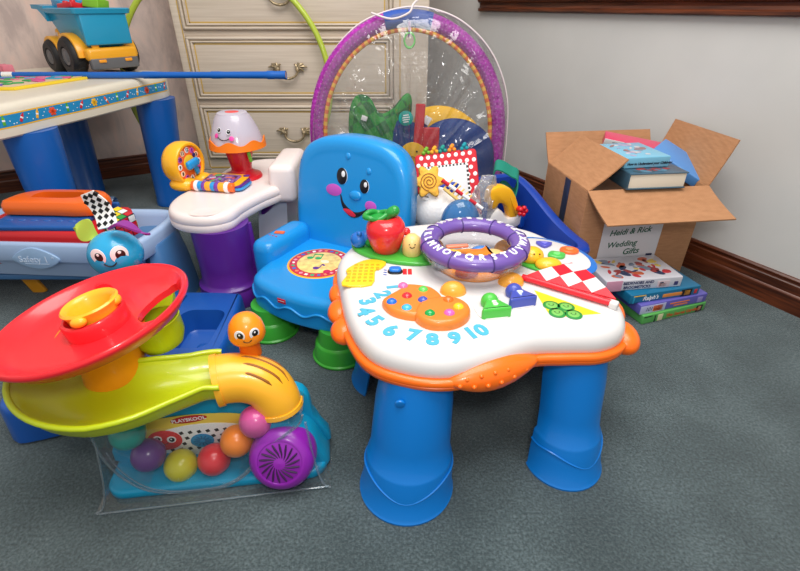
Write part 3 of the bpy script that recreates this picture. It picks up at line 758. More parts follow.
sk.add(disc(.010, 16, .0006), mat('note_red', (205, 35, 80), .4), sm @ T(.05, -.035, .0053)); sk.add(disc(.013, 18, .0006, .009), mat('pale_print', (246, 232, 190), .4), sm @ T(.012, .01, .0053))
sk.build('seat_sticker', so_, ang=30)
# armrests
for s in (-1, 1):
    ap_ = [(-.245 if s < 0 else .165, -.055), (-.165 if s < 0 else .245, .16)]
    lo = []
    cx = s*.205
    for z, d in ((.10, .012), (.11, .004), (.20, 0), (.222, .003), (.234, .010), (.239, .022), (.240, .035)):
        pass
    lv = [(.010, .092), (0, .10), (0, .192), (.003, .207), (.010, .216), (.018, .2195), (.026, .220)]
    cx = s*.19-.006
    a = MB().add(prism([(x+cx, y+.042) for x, y in rrect(.078, .205, .032)], lv), CB, CM)
    if s < 0:
        a.add(rbox(.03, .016, .004, .002), pl('tag_orange', (245, 100, 40)), CM @ T(cx+.004, .03, .2215) @ RZ(20))
        for q in range(3): a.add(rbox(.006, .003, .001, .0003), LR, CM @ T(cx-.012+.012*q, .005, .2205) @ RZ(15))
    a.build('armrest', chr_, ang=50)
# backrest: reclined rounded panel with a bevelled rim
tn = math.tan(R(9)); BM = CM @ M(((1, 0, 0, 0), (0, 1, tn, .126-.17*tn), (0, 0, 1, 0), (0, 0, 0, 1)))
bo = [(p.x, p.y) for p in catmull([(x-.026, z-.012) for x, z in []] + [V((x*.89-.022, z-.022+(.020 if z < .15 else 0), 0)) for x, z in [(-.196, .10), (-.208, .20), (-.212, .30), (-.205, .40), (-.180, .455), (-.13, .485), (-.06, .499), (.0, .502), (.06, .499), (.13, .487), (.180, .455), (.205, .40), (.212, .30), (.208, .20), (.196, .10)]], 5)]
FB = BM @ FR((0, 0, 0), (1, 0, 0), (0, 0, 1))      # local x, z(up) plane; local z towards the sitter
bk = MB().add(prism(bo, [(.02, -.075), (.004, -.074), (0, -.068), (-.004, -.03), (-.003, -.012), (.002, -.004), (.010, .000), (.022, .002), (.034, .0005), (.046, 0)]), CB, FB)
bko = bk.build('backrest', chr_, ang=50)
fc = MB(); ir = mat('eye_dark', (20, 18, 24), .3)
def fe(x, z, r):
    fc.add(disc(r, 24, .0016, r*1.35), ir, FB @ T(x, z, .0)); fc.add(disc(r*.36, 14, .0010, r*.5), EYEW, FB @ T(x+r*.3, z+r*.4, .0014)); fc.add(disc(r*.95, 20, .0012, r*1.3), mat('eye_ring', (230, 235, 240), .3), FB @ T(x+.002, z, -.0004))
fe(-.046, .377, .0175); fe(.030, .359, .0145)
CHK = mat('cheek_pink', (196, 84, 190), .4)
fc.add(disc(.027, 24, .0014, .017), CHK, FB @ T(-.073, .334, 0)); fc.add(disc(.019, 24, .0014, .0145), CHK, FB @ T(.054, .307, 0) @ RZ(-8))
mo = catmull([(-.050, .322, 0), (-.044, .296, 0), (-.028, .274, 0), (-.004, .264, 0), (.022, .274, 0), (.049, .304, 0), (.030, .290, 0), (.004, .281, 0), (-.018, .288, 0), (-.038, .303, 0), (-.046, .322, 0)], 4)
fc.add(slab([(p.x, p.y) for p in mo], 0, .0014, .0004), ir, FB)
fc.add(slab([(p.x, p.y) for p in catmull([(-.038, .284, 0), (-.022, .272, 0), (-.004, .267, 0), (.006, .272, 0), (-.006, .282, 0), (-.022, .287, 0)], 4)], .0012, .0024, .0004), mat('tongue_red', (205, 30, 60), .4), FB)
fc.build('face_print', bko)
ns = MB().add(sphere(1, 22, 12), CB, FB @ T(.002, .329, 0) @ S(.021, .014, .008))
ns.build('nose', bko)
for x, z in ((-.027, .434), (.042, .402)): one(sphere(1, 16, 10), CB, FB @ T(x, z, 0) @ S(.0085, .0095, .004)).build('brow', bko)
for x in (-.112, .118):
    for y in (-.132, .09):
        one(lathe([(0, 0), (.070, 0), (.073, .003), (.073, .007), (.069, .010), (.063, .045), (.061, .048), (.056, .052), (.050, .092), (0, .092)], 36), CG, CM @ T(x, y, 0)).build('leg', chr_)
# ------------------------------------------------------------------ ball popper
PX = T(-.35, .612, 0) @ RZ(7.5)           # x along the front, y to the back
PR_ = pl('popper_red', (238, 38, 48), .28, .25); LIME = pl('popper_lime', (190, 206, 22), .3, .2); PY = pl('popper_yellow', (252, 182, 44), .3); PO = pl('popper_orange_yellow', (242, 150, 20), .32)
PT = pl('popper_turquoise', (16, 148, 190), .32); PP = pl('popper_purple', (142, 34, 168), .3, .2)
CLEAR = clear('clear_housing', (254, 255, 255), .06, .06, fmin=.015, body=.008); CEDGE = clear('clear_edge', (225, 235, 240), .16, .12, fmin=.06, body=.10)
po_ = thing('ball_popper', 'ball popper with tilted red tray, lime ramp, yellow elbow and clear front holding coloured balls', 'ball toy', (-.35, .64, 0))
# base and back panel
b = MB()
bo_ = [(p.x, p.y) for p in catmull([(-.20, -.02, 0), (-.205, .05, 0), (-.17, .10, 0), (.10, .11, 0), (.18, .10, 0), (.212, .05, 0), (.205, -.01, 0), (.18, -.028, 0), (0, -.024, 0), (-.17, -.028, 0)], 5)]
b.add(prism([(x, y+.042) for x, y in rrect(.412, .138, .035, 8)], [(.002, 0), (0, .003), (0, .014), (.002, .018), (.006, .020)]), PT, PX)
b.add(rbox(.34, .05, .012, .004), PT, PX @ T(0, .055, .018))
pn = [(-.18, .01), (-.185, .10), (-.17, .165), (-.05, .185), (.10, .18), (.17, .165), (.185, .10), (.19, .01)]
b.add(slab([(p.x, p.y) for p in catmull([(x, y, 0) for x, y in pn], 4)], -.012, .012, .004), PT, PX @ T(0, .056, 0) @ RX(90))
ft = [(p.x, p.y) for p in catmull([(.10, .0, 0), (.10, .12, 0), (.145, .135, 0), (.185, .10, 0), (.208, .05, 0), (.214, .0, 0)], 4)]
b.add(slab(ft, -.05, .05, .012), PT, PX @ T(-.01, .045, .0) @ RX(90))
b.add(disc(.007, 14, .002), mat('screw_dark', (50, 50, 60), .5), PX @ T(.155, -.005, .105) @ RX(90))
b.build('base', po_)
# printed picture panel
s = MB(); PF = PX @ T(-.018, .043, -.008) @ RX(90)
pan = [(p.x, p.y*.93-.032) for p in catmull([(-.128, .155, 0), (-.10, .118, 0), (-.05, .085, 0), (.02, .078, 0), (.075, .10, 0), (.105, .15, 0), (.06, .178, 0), (-.03, .186, 0), (-.10, .178, 0)], 5)]
s.add(slab(pan, 0, .002, .0005), mat('print_pale_yellow', (236, 206, 84), .45), PF)
wh = ell(.105, .042, 40, -.01, .075)
s.add(slab(wh, .0016, .003, .0005), EYEW, PF)
for i in range(13):
    for j in range(6):
        x = -.115+.0165*i+(.008 if j % 2 else 0); y = .039+.0145*j
        if ((x+.01)/.098)**2+((y-.075)/.036)**2 < 1: s.add(rbox(.0072, .0072, .0008, .0003), BLACK, PF @ T(x, y, .0031) @ RZ(20))
s.add(disc(.032, 28, .0012, .026), mat('bug_red', (220, 45, 42), .4), PF @ T(-.082, .083, .0034))
s.add(disc(.028, 28, .0012, .022), mat('bug_purple', (140, 90, 170), .4), PF @ T(.058, .083, .0034) @ RZ(25))
s.add(disc(.022, 28, .0012, .018), SKY, PF @ T(-.014, .073, .0034))
for q in range(12): s.add(rbox(.011, .0022, .0008, .0003), mat('print_dark_blue', (16, 84, 130), .4), PF @ T(-.014, .073, .0047) @ S(1, .8, 1) @ RZ(q*30) @ T(.011, 0, 0))
for x, y in ((-.094, .089), (-.069, .085)): eye(s, PF @ T(x, y, .0046), .0085, iris=.6)
for x, y in ((.049, .077), (.069, .087)): eye(s, PF @ T(x, y, .0046), .0075, iris=.6)
smile(s, PF @ T(-.083, .073, .0046), .006, .003, .0007)
s.add(disc(.034, 28, .0010, .009), mat('logo_oval_red', (190, 36, 44), .4), PF @ T(-.028, .131, .0020) @ RZ(4))
s.add(text('PLAYSKOOL', .0115, .0004, bold=.0002), EYEW, PF @ T(-.028, .1305, .0031) @ RZ(4))
s.build('picture_panel', po_, recalc=False, ang=30)
# clear lens and flared skirt
g = MB(); lens = [(-.178, .175), (-.176, .12), (-.160, .065), (-.125, .02), (-.07, .001), (.0, .004), (.05, .03), (.088, .075), (.125, .115), (.165, .15), (.175, .175)]
lp = catmull([(x, max(y, .003), 0) for x, y in lens], 4, False); lens2 = [(p.x, max(p.y, .002)) for p in lp]
FY = -.028
g.add(slab(lens2, 0, .0016, .0004), CLEAR, PX @ T(0, FY, 0) @ RX(90))
rail = [PX @ V((x, FY, y)) for x, y in lens2]
lo = [[PX @ V((x, FY, y)), PX @ V((x, .042, y)), PX @ V((x, .042, max(.0008, y-.0018))), PX @ V((x, FY, max(.0008, y-.0018)))] for x, y in lens2]
g.add(loft(lo), CLEAR)
go = g.build('clear_front', po_, 'x' and None, ang=30); go['label'] = 'clear plastic window over the balls'
e = MB()
e.add(tube(rail, .0022, 8), CEDGE)
e.add(tube([PX @ V((x*.93, FY-.001, .006+y*.93)) for x, y in lens2[3:-3]], .0013, 6), CEDGE)
e.build('window_edge', po_)
g = MB()
fl = [(-.208, -.055), (.208, -.051), (.214, -.02), (.214, .02), (.19, .0), (.165, -.024), (-.165, -.026), (-.19, .0), (-.212, .02), (-.213, -.02)]
g.add(slab([(p[0], p[1]) for p in fl], .0008, .0028, .0006), CLEAR, PX)
sk_ = lambda x0, x1, y0, y1, z1, n=10: sheet(lambda u, v: PX @ V((x0+(x1-x0)*(v**.5), y0+(y1-y0)*v+u*.06*(1-v), .003+z1*v**1.6)), 4, n, .0014)
g.add(sk_(-.212, -.178, -.053, -.026, .15), CLEAR); g.add(sk_(.212, .178, -.050, -.026, .16), CLEAR)
g.add(tube([PX @ V((x, y, .004)) for x, y in fl[:3]][:2], .0022, 8), CEDGE)
for s_ in (-1, 1):
    g.add(tube([PX @ V((s_*(.212-.034*v**.5), -.053+.027*v, .004+.15*v**1.6)) for v in [i/12 for i in range(13)]], .0022, 8), CEDGE)
g.build('clear_skirt', po_)['label'] = 'clear plastic skirt spreading on the carpet'
# purple blower
bl = MB(); BX = FR((-.221, .607, .068), (1, .05, 0), (0, .42, .91))   # local z towards viewer and up
bl.add(lathe([(0, -.05), (.055, -.05), (.060, -.042), (.0625, -.01), (.060, .012), (.052, .024), (.046, .027), (.044, .0285), (.041, .0285), (.040, .027), (.03, .030), (0, .033)], 48), PP, BX)
for q in range(18):
    p0 = [(r_*math.cos(a_+q*PI/9), r_*math.sin(a_+q*PI/9), .0312+.0030*(1-r_/.04)-.0012) for r_, a_ in ((.011, 0), (.019, .25), (.028, .42), (.037, .5))]
    bl.add(tube(p0, [.0006, .0016, .0022, .0012], 6), mat('slot_dark', (52, 10, 66), .6), BX)
blo = bl.build('blower', po_, ang=50)
# lime spiral ramp: a dished channel
path = catmull([(-.47, .775, .258), (-.535, .765, .244), (-.585, .705, .234), (-.582, .640, .226), (-.532, .597, .224), (-.468, .590, .221), (-.408, .620, .216), (-.355, .652, .209), (-.325, .662, .204)], 6, False)
hw = lambda t: .082 if t < .60 else .082-.034*min(1, (t-.60)/.25)
lo = []; N = len(path)
for i, p in enumerate(path):
    t = (path[min(i+1, N-1)]-path[max(i-1, 0)]); t.z = 0; t.normalize(); w = V((t.y, -t.x, 0))   # w points to the right of travel
    h = hw(i/(N-1)); cs = []
    for q in range(-9, 10):
        u = q/9; cs.append(p-w*(u*h)+V((0, 0, .036*abs(u)**2.6-.006)))
    for q in range(9, -10, -1):
        u = q/9; cs.append(p-w*(u*(h+.004))+V((0, 0, .036*abs(u)**3.2-.012-(.010 if abs(q) < 9 else -.006))))
    lo.append(cs)
rm = MB().add(loft(lo), LIME)
for sgn in (1, -1):
    e_ = []
    for i, p in enumerate(path):
        t = (path[min(i+1, N-1)]-path[max(i-1, 0)]); t.z = 0; t.normalize(); w = V((t.y, -t.x, 0)); h = hw(i/(N-1))+.003
        e_.append(p+w*(sgn*h)+V((0, 0, .0300)))
    rm.add(tube(e_, .0052, 8), LIME)
rm.build('ramp', po_, ang=60)
# column, tray
TLT = T(-.514, .665, .330) @ RY(-10.5) @ RX(1.5)
cl = MB().add(lathe([(0, -.112), (.052, -.112), (.055, -.108), (.052, -.08), (.050, -.05), (.056, -.02), (.07, -.012), (0, -.012)], 40), PO, T(-.520, .672, .326))
cl.build('column', po_)
bs = MB()
bs.add(lathe([(0, -.03), (.045, -.026), (.056, -.005), (.060, .03), (.061, .034), (.058, .034), (.053, .0), (.042, -.018), (0, -.022)], 32), LIME, T(-.452, .722, .268) @ RY(-10) @ S(.8, .8, .9))
bs.build('catch_cup', po_)
sup = MB().add(cyl(.024, .19, .003, 24), PT, T(-.49, .685, .02)); sup.build('support_post', po_)
prf = [(0, -.004), (.09, -.002), (.12, .002), (.137, .010), (.147, .022), (.151, .026), (.156, .027), (.159, .023), (.158, .018), (.150, .010), (.14, -.002), (.122, -.010), (.09, -.014), (0, -.016)]
hole = slab([(p.x, p.y) for p in catmull([(.064, .014, 0), (.072, .062, 0), (.100, .084, 0), (.127, .068, 0), (.133, .022, 0), (.114, -.012, 0), (.082, -.012, 0)], 5)], -.05, .05, .001)
dish = cut(lathe(prf, 96), [hole])
one(dish, PR_, TLT).build('tray', po_, ang=50)
hb = MB()
hb.add(lathe([(.046, -.006), (.051, -.004), (.051, .022), (.049, .025), (.044, .025), (.042, .022), (.042, -.006)], 48), PR_, TLT)
hb.build('tray_collar', po_)
hy = MB()
hy.add(lathe([(0, .0), (.040, .0), (.041, .030), (.044, .036), (.046, .041), (.043, .044), (.038, .042), (.034, .036), (.030, .012), (0, .008)], 48), PY, TLT @ T(.002, .004, 0))
for a in (20, 160, 280): hy.add(sphere(1, 14, 10), PY, TLT @ RZ(a) @ T(.043, 0, .034) @ S(.009, .013, .009))
hy.build('centre_cup', po_)
# yellow elbow with slots and the pop-up figure
el = MB(); ep = catmull([(-.336, .654, .212), (-.312, .662, .212), (-.280, .668, .206), (-.250, .668, .190), (-.234, .664, .162), (-.230, .662, .142)], 6, False)
er = [.046-.003*(i/(len(ep)-1)) for i in range(len(ep))]
el.add(tube(ep, er, 28), PY)
el.add(tube([ep[0], ep[3]], [.0485, .0485], 28), PY); el.add(tube([ep[-4], ep[-1]], [.0455, .0465], 28), PY)
SL = mat('slot_amber', (150, 88, 10), .5)
for a, t0, t1 in ((98, .30, .68), (75, .33, .66), (52, .36, .60), (120, .42, .62)):
    for sgn in (1,):
        q_ = []
        for i in range(9):
            f = t0+(t1-t0)*i/8; k = f*(len(ep)-1); i0 = int(k); p = ep[i0].lerp(ep[min(i0+1, len(ep)-1)], k-i0); tg = (ep[min(i0+1, len(ep)-1)]-ep[max(i0-1, 0)]).normalized()
            n1 = (V((0, 0, 1))-tg*tg.z).normalized(); n2 = n1.cross(tg)
            if n2.y > 0: n2 = -n2
            q_.append(p+(n1*math.sin(R(a))+n2*math.cos(R(a)))*.0438)
        el.add(tube(q_, [.0006]+[.0026]*7+[.0006], 8), SL)
elo = el.build('elbow', po_, ang=50)
fg = MB(); FX = T(-.279, .702, .250) @ S(.94, .94, .94)
fg.add(lathe([(0, -.014), (.021, -.014), (.020, .012), (.024, .030), (0, .03)], 28), pl('figure_dark_orange', (236, 112, 20)), FX)
fgo = fg.build('pop_up_neck', po_)
hd = MB(); FO = pl('figure_orange', (250, 146, 26), .3)
hd.add(lathe([(0, .022), (.022, .022), (.0315, .026), (.035, .034), (.0345, .046), (.031, .060), (.022, .073), (.010, .080), (0, .0815)], 36), FO, FX)
view = V((.25, -.85, .34))
def on_sphere(c, r, az, el_): 
    n = V((math.cos(R(el_))*math.sin(R(az)), -math.cos(R(el_))*math.cos(R(az)), math.sin(R(el_)))); return FR(V(c)+n*r, (math.cos(R(az)), math.sin(R(az)), 0), (0, 0, 1)) if True else None
for az in (-4, 44): eye(hd, on_sphere((-.279, .702, .290), .0318, az, 18), .0095, iris=.62, ry=1.15)
smile(hd, on_sphere((-.279, .702, .290), .0326, 18, -8), .007, .004, .0009)
hd.build('pop_up_head', fgo, ang=50)
# turquoise bug head behind the tray
BC = V((-.580, .868, .362)); BG = pl('bug_turquoise', (40, 158, 206), .25, .3)
bh = MB().add(xf(sphere(.052, 36, 20), S(1, .95, .92)), BG, T(*BC))
for az, r_ in ((-6, .0150), (40, .0162)): eye(bh, on_sphere(BC, .0495, az, 20), r_, iris=.56, ry=1.12, look=(.1, -.05), dark=mat('bug_pupil', (46, 20, 22), .3))
smile(bh, on_sphere(BC, .0508, 17, -4), .011, .007, .0013)
bho = bh.build('bug_head', po_)
br = MB().add(tube([BC+V((.03, -.02, -.035)), V((-.585, .80, .318)), V((-.565, .775, .325))], .018, 14), PR_)
br.add(rbox(.03, .02, .02, .006), PR_, T(BC.x+.058, BC.y-.01, BC.z-.03)); br.build('head_bracket', po_)
an = MB(); an.add(sheet(lambda u, v: BC+V((.012+.075*u, .0-.03*(v-.5)*math.sin(PI*min(1, u+.15))-.01, .058+.012*math.sin(u*5)+.004*v)), 10, 4, .004), mat('antenna_purple', (136, 44, 140), .6)); an.build('ribbon', bho)['label'] = 'purple ribbon tag'
rb_ = MB(); RW = mat('ribbon_white', (240, 240, 238), .7)
f_ = lambda u, v: BC+V((-.052+.042*(v-.5)*(1-.35*max(0, u-.75)*4)+.034*(1-u), .030+.030*u+.010*math.sin(u*4), .040+.066*u+.010*v))
rb_.add(sheet(f_, 10, 4, .003), RW)
for i in range(6):
    for j in range(3):
        u = (i+.6)/6.2; v = (j+.5+(.25 if i % 2 else -.2))/3
        if not .06 < v < .95: continue
        p = V(f_(u, v)); du = V(f_(min(1, u+.02), v))-p; dv = V(f_(u, v+.02))-p
        rb_.add(rbox(.0085, .0085, .0054, .0006), BLACK, FR(p, dv, du) @ RZ(40))
rb_.build('ribbon', bho)['label'] = 'black and white checked ribbon loop'
lv = MB().add(sheet(lambda u, v: BC+V((-.028-.034*(1-u)+.022*math.sin(PI*u)*(v-.5), -.005+.01*v, .034+.026*(1-u)+.040*math.sin(PI*u)*(v-.35))), 8, 4, .006), mat('leaf_tag_lime', (176, 200, 70), .7)); lv.build('leaf_tag', bho)
# six balls inside
def ball(x, z, col, lab, y=.008):
    p = PX @ V((x, y, z)); m = pl('ball_%d_%d_%d' % col, col, .28, .3)
    g = MB().add(sphere(.0305, 32, 18), m, T(*p)); g.add(torus(.0306, .0004, 40, 6), m, T(*p) @ RX(70))
    return tag(g.build('play_ball', org=p), lab, 'ball', 'balls in the popper')
ball(-.141, .136, (20, 150, 138), 'teal ball at the left end of the row in the clear popper window')
ball(-.121, .074, (104, 58, 132), 'dark purple ball between the teal and yellow balls in the popper')
ball(-.071, .0375, (206, 196, 40), 'yellow ball lowest in the clear popper window')
ball(-.008, .044, (222, 46, 56), 'red ball beside the yellow ball in the popper window')
ball(.042, .088, (244, 132, 32), 'orange ball between red and pink balls in the popper')
ball(.084, .134, (206, 82, 150), 'pink ball just under the yellow elbow of the popper')

# ------------------------------------------------------------------ dark blue moulded tray behind the popper
TYB = pl('tray_dark_blue', (24, 84, 168), .35)
to = [(p.x, p.y) for p in catmull([(-.47, 1.155, 0), (-.44, 1.12, 0), (-.418, .95, 0), (-.425, .86, 0), (-.46, .82, 0), (-.60, .765, 0), (-.76, .70, 0), (-.81, .695, 0), (-.84, .74, 0), (-.865, .90, 0), (-.86, 1.10, 0), (-.82, 1.155, 0), (-.65, 1.16, 0)], 5)]
body = prism(to, [(.006, 0), (0, .006), (.004, .08), (.007, .092), (.011, .097), (.015, .0995)])
w1 = prism([(x-.517, y+.975) for x, y in rrect(.115, .165, .03)], [(.016, .035), (.008, .04), (0, .10), (-.01, .12)])
w2 = prism([(x-.715, y+.96) for x, y in rrect(.19, .22, .04)], [(.016, .035), (.008, .04), (0, .10), (-.01, .12)])
tb = MB().add(cut(body, [w1, w2]), TYB)
tb.add(rbox(.05, .06, .035, .012), TYB, T(-.485, .93, .05)); tb.add(rbox(.004, .29, .003, .001), pl('tray_seam', (14, 52, 110)), T(-.597, .985, .1))
tag(tb.build('storage_tray', org=(-.64, .93, 0), ang=40), 'dark blue moulded plastic tray with recessed wells on the carpet behind the popper', 'tray')

# ------------------------------------------------------------------ baby bath tub
TU = pl('tub_pale_blue', (164, 188, 222), .4); STL = pl('tub_stand_blue', (70, 118, 168), .42)
tu = thing('baby_bathtub', 'pale blue baby bathtub on a darker blue stand, filled with toys, under the craft table', 'baby bath', (-1.05, 1.30, 0))
ro = [(p.x, p.y) for p in catmull([(-1.50, 1.215, 0), (-1.30, 1.19, 0), (-1.09, 1.175, 0), (-.90, 1.162, 0), (-.78, 1.155, 0), (-.725, 1.165, 0), (-.705, 1.21, 0), (-.69, 1.32, 0), (-.698, 1.39, 0), (-.74, 1.425, 0), (-.85, 1.432, 0), (-1.10, 1.435, 0), (-1.40, 1.435, 0), (-1.52, 1.42, 0), (-1.56, 1.32, 0)], 5)]
tubg = loft([[(x, y, z) for x, y in inset(ro, d)] for d, z in ((.004, .198), (-.001, .20), (0, .205), (.0, .232), (.003, .238), (.008, .241), (.018, .241), (.024, .238), (.030, .225), (.045, .15), (.055, .125), (.075, .118), (.09, .117), (.09, .108), (.07, .108), (.045, .116), (.030, .16), (.020, .20), (.008, .200), (.004, .198))], True, True)
tubg = loft([[(x, y, z) for x, y in inset(ro, d)] for d, z in ((.09, .108), (.07, .108), (.045, .116), (.030, .16), (.020, .198), (.008, .190), (.002, .184), (.0, .188), (0, .232), (.003, .238), (.008, .241), (.018, .241), (.024, .238), (.030, .225), (.045, .15), (.055, .125), (.075, .118), (.09, .117))], True, True)
tubo = one(tubg, TU).build('basin', tu, ang=50)
em = MB(); EF = FR((-1.005, 1.169, .196), (1, -.055, 0), (0, 0, 1))
em.add(slab(catmull([(-.066, .004, 0), (0, .034, 0), (.066, .004, 0), (.05, -.018, 0), (0, -.032, 0), (-.05, -.018, 0)], 6), -.003, .005, .003), pl('emblem_pale_blue', (150, 180, 214), .35), EF)
em.add(text('Safety 1', .027, .0006), mat('emblem_letters', (206, 220, 238), .4), EF @ T(-.006, -.002, .0054)); em.add(text('st', .011, .0006), mat('emblem_letters', (206, 220, 238)), EF @ T(.051, .006, .0054))
em.add(rbox(.07, .0012, .001, .0003), mat('emblem_letters', (206, 220, 238)), EF @ T(0, -.015, .0052)); em.build('maker_emblem', tubo)
sb = MB()
q_ = [(p.x, p.y) for p in catmull([(-.80, 1.20, 0), (-.70, 1.20, 0), (-.665, 1.24, 0), (-.66, 1.34, 0), (-.69, 1.395, 0), (-.80, 1.40, 0), (-.84, 1.36, 0), (-.845, 1.24, 0)], 5)]
sb.add(prism(q_, [(0, 0), (0, .004), (.012, .12), (.026, .20), (.03, .205)]), STL)
for x in (-.728, -.700): sb.add(rbox(.014, .01, .024, .003), mat('slot_navy', (22, 44, 78), .6), T(x, 1.2185+.012*(x > -.71), .165) @ RX(-8))
sb.add(rbox(.62, .14, .02, .006), STL, T(-1.13, 1.31, .095)); sb.add(rbox(.10, .16, .09, .02), STL, T(-.90, 1.31, .045)); sb.build('stand', tu)
one(rbox(.045, .012, .21, .004), pl('leg_amber', (216, 146, 32)), T(-1.20, 1.315, .092) @ RY(-22)).build('leg', tu)
one(rbox(.045, .012, .21, .004), pl('leg_amber', (216, 146, 32)), T(-1.42, 1.315, .092) @ RY(22)).build('leg', tu)
# red toy case with orange handle in the tub
RC_ = T(-.995, 1.278, .219) @ RZ(-3)
rc = thing('toy_case', 'red toy case with blue lid and orange carrying handle lying in the pale blue bathtub', 'toy', (-1.0, 1.295, .165))
CR = pl('case_red', (208, 30, 38), .3)
one(prism(rrect(.36, .20, .02), [(.03, -.06), (.012, -.04), (.004, .0), (0, .03), (.002, .046), (.008, .052), (.02, .053)]), CR, RC_).build('body', rc)
b = MB().add(rbox(.25, .165, .016, .006), pl('case_blue', (16, 84, 160), .4), RC_ @ T(.0, -.012, .058) @ RZ(2)); b.add(rbox(.25, .012, .02, .004), pl('case_blue', (16, 84, 160)), RC_ @ T(.02, .085, .06))
for i in range(6): b.add(sphere(1, 12, 8), pl('case_blue', (16, 84, 160)), RC_ @ T(-.09+.036*i, -.05, .066) @ S(.012, .008, .003))
b.build('lid', rc)
hn = [(p.x, p.y) for p in catmull([(-.175, -.035, 0), (-.16, .03, 0), (-.10, .068, 0), (0, .074, 0), (.10, .07, 0), (.15, .04, 0), (.158, 0, 0), (.15, -.05, 0), (.10, -.068, 0), (0, -.066, 0), (-.13, -.066, 0), (-.165, -.06, 0)], 5)]
hg = cut(prism(hn, [(.014, .064), (.004, .068), (0, .078), (.002, .094), (.010, .104), (.024, .107)]), [slab([(p.x, p.y) for p in catmull([(-.09, -.005, 0), (-.075, .03, 0), (.05, .034, 0), (.075, .014, 0), (.06, -.018, 0), (-.07, -.02, 0)], 5)], .0, .2, .001)])
ho = MB().add(hg, pl('case_orange', (240, 104, 24), .3), RC_ @ T(.014, .03, .002) @ S(.84, .9, 1)); ho.build('carrying_handle', rc, ang=40)
lab = MB().add(rbox(.11, .03, .003, .001), mat('grey_panel', (120, 112, 108), .4), RC_ @ T(.0, .034, .0690)); lab.add(rbox(.02, .008, .001, .0003), pl('case_mark', (120, 170, 60)), RC_ @ T(.01, .028, .0710)); lab.build('print_panel', rc)
# puzzle cube
cu = MB(); CF = T(-.788, 1.235, .268) @ RZ(-28) @ RX(6) @ RY(8)
cu.add(rbox(.066, .066, .066, .004), BLACK, CF)
cc = {'w': (236, 236, 232), 'r': (196, 24, 40), 'g': (30, 150, 60), 'y': (240, 205, 30), 'b': (24, 80, 170)}
def face(fr_, s):
    for i, ch in enumerate(s): cu.add(rbox(.0185, .0185, .0012, .0005), pl('cube_'+ch, cc[ch], .25), CF @ fr_ @ T((i % 3-1)*.0212, (1-i//3)*.0212, .0332))
face(M.Identity(4), 'ywrgygbwy'); face(RX(90), 'gwwgwwbgg'); face(RZ(90) @ RX(90), 'rrwrrrgrr'); face(RZ(-90) @ RX(90), 'ggyrgbwgr'); face(RZ(180) @ RX(90), 'bbryybwbg')
tag(cu.build('puzzle_cube', org=(-.832, 1.262, .235)), 'colour puzzle cube with black edges leaning in the bathtub beside the red toy case', 'puzzle cube')
cp = MB().add(lathe([(.0, 0), (.017, 0), (.019, .003), (.019, .065), (.016, .07), (.014, .066), (.015, .004), (0, .003)], 28), clear('clear_blue', (120, 165, 205), .1, .1, body=.2, bodycol=(110, 160, 205)), T(-.97, 1.425, .2605) @ RZ(4) @ RY(90))
tag(cp.build('clear_cup', org=(-.93, 1.425, .24)), 'see-through blue plastic tube lying on the far rim of the bathtub', 'cup')

# ------------------------------------------------------------------ lamp and clock toy desk
DK = thing('toy_desk', 'white toy desk on a purple column with smiling lamp, yellow clock and little book', 'toy desk', (-.53, 1.42, 0))
DW = pl('desk_white', (240, 226, 222), .35); DP = pl('desk_purple', (92, 34, 140), .35)
do_ = [(p.x, p.y) for p in catmull([(-.682, 1.38, 0), (-.668, 1.285, 0), (-.615, 1.228, 0), (-.535, 1.212, 0), (-.478, 1.245, 0), (-.458, 1.32, 0), (-.425, 1.40, 0), (-.385, 1.47, 0), (-.36, 1.56, 0), (-.365, 1.72, 0), (-.42, 1.79, 0), (-.52, 1.79, 0), (-.60, 1.72, 0), (-.63, 1.60, 0), (-.655, 1.48, 0)], 5)]
dt = MB().add(prism(do_, [(.012, .248), (.003, .250), (0, .256), (.0, .270), (.0015, .272), (.0, .274), (.001, .287), (.005, .296), (.012, .2995), (.025, .30)]), DW)
dt.add(prism(rrect(.085, .065, .03), [(0, .2996), (-.002, .3002), (.004, .3008), (.012, .2998)]), DW, T(-.548, 1.255, .0005))
dto = dt.build('desk_top', DK, ang=50)
one(lathe([(0, 0), (.094, 0), (.096, .004), (.092, .05), (.089, .055), (.092, .058), (.092, .063), (.086, .067), (.080, .075), (.079, .12), (.083, .25), (0, .25)], 40), DP, T(-.53, 1.29, 0)).build('column', DK)
one(tube([(-.448, 1.30, .062), (-.446, 1.30, .16), (-.45, 1.302, .245)], .010, 10), DP).build('column_rib', DK)
bx_ = MB().add(rbox(.085, .235, .125, .022, 4), DW, T(-.378, 1.585, .303)); bx_.build('side_box', DK)
l_ = MB().add(loft([[(-.50+.03*t, 1.50, .25*t), (-.40+.02*t, 1.52, .25*t), (-.40+.02*t, 1.70, .25*t), (-.52+.03*t, 1.70, .25*t)] for t in (0, .3, .7, 1)]), pl('desk_leg_pale', (208, 216, 230))); l_.build('rear_leg', DK)
l_ = MB().add(tube([(-.47, 1.515, .19), (-.425, 1.50, .235)], .012, 10), DP).build('brace', DK)
one(rbox(.11, .03, .045, .01), pl('desk_red', (196, 30, 40)), T(-.42, 1.50, .10) @ RY(-15)).build('foot_pedal', DK)
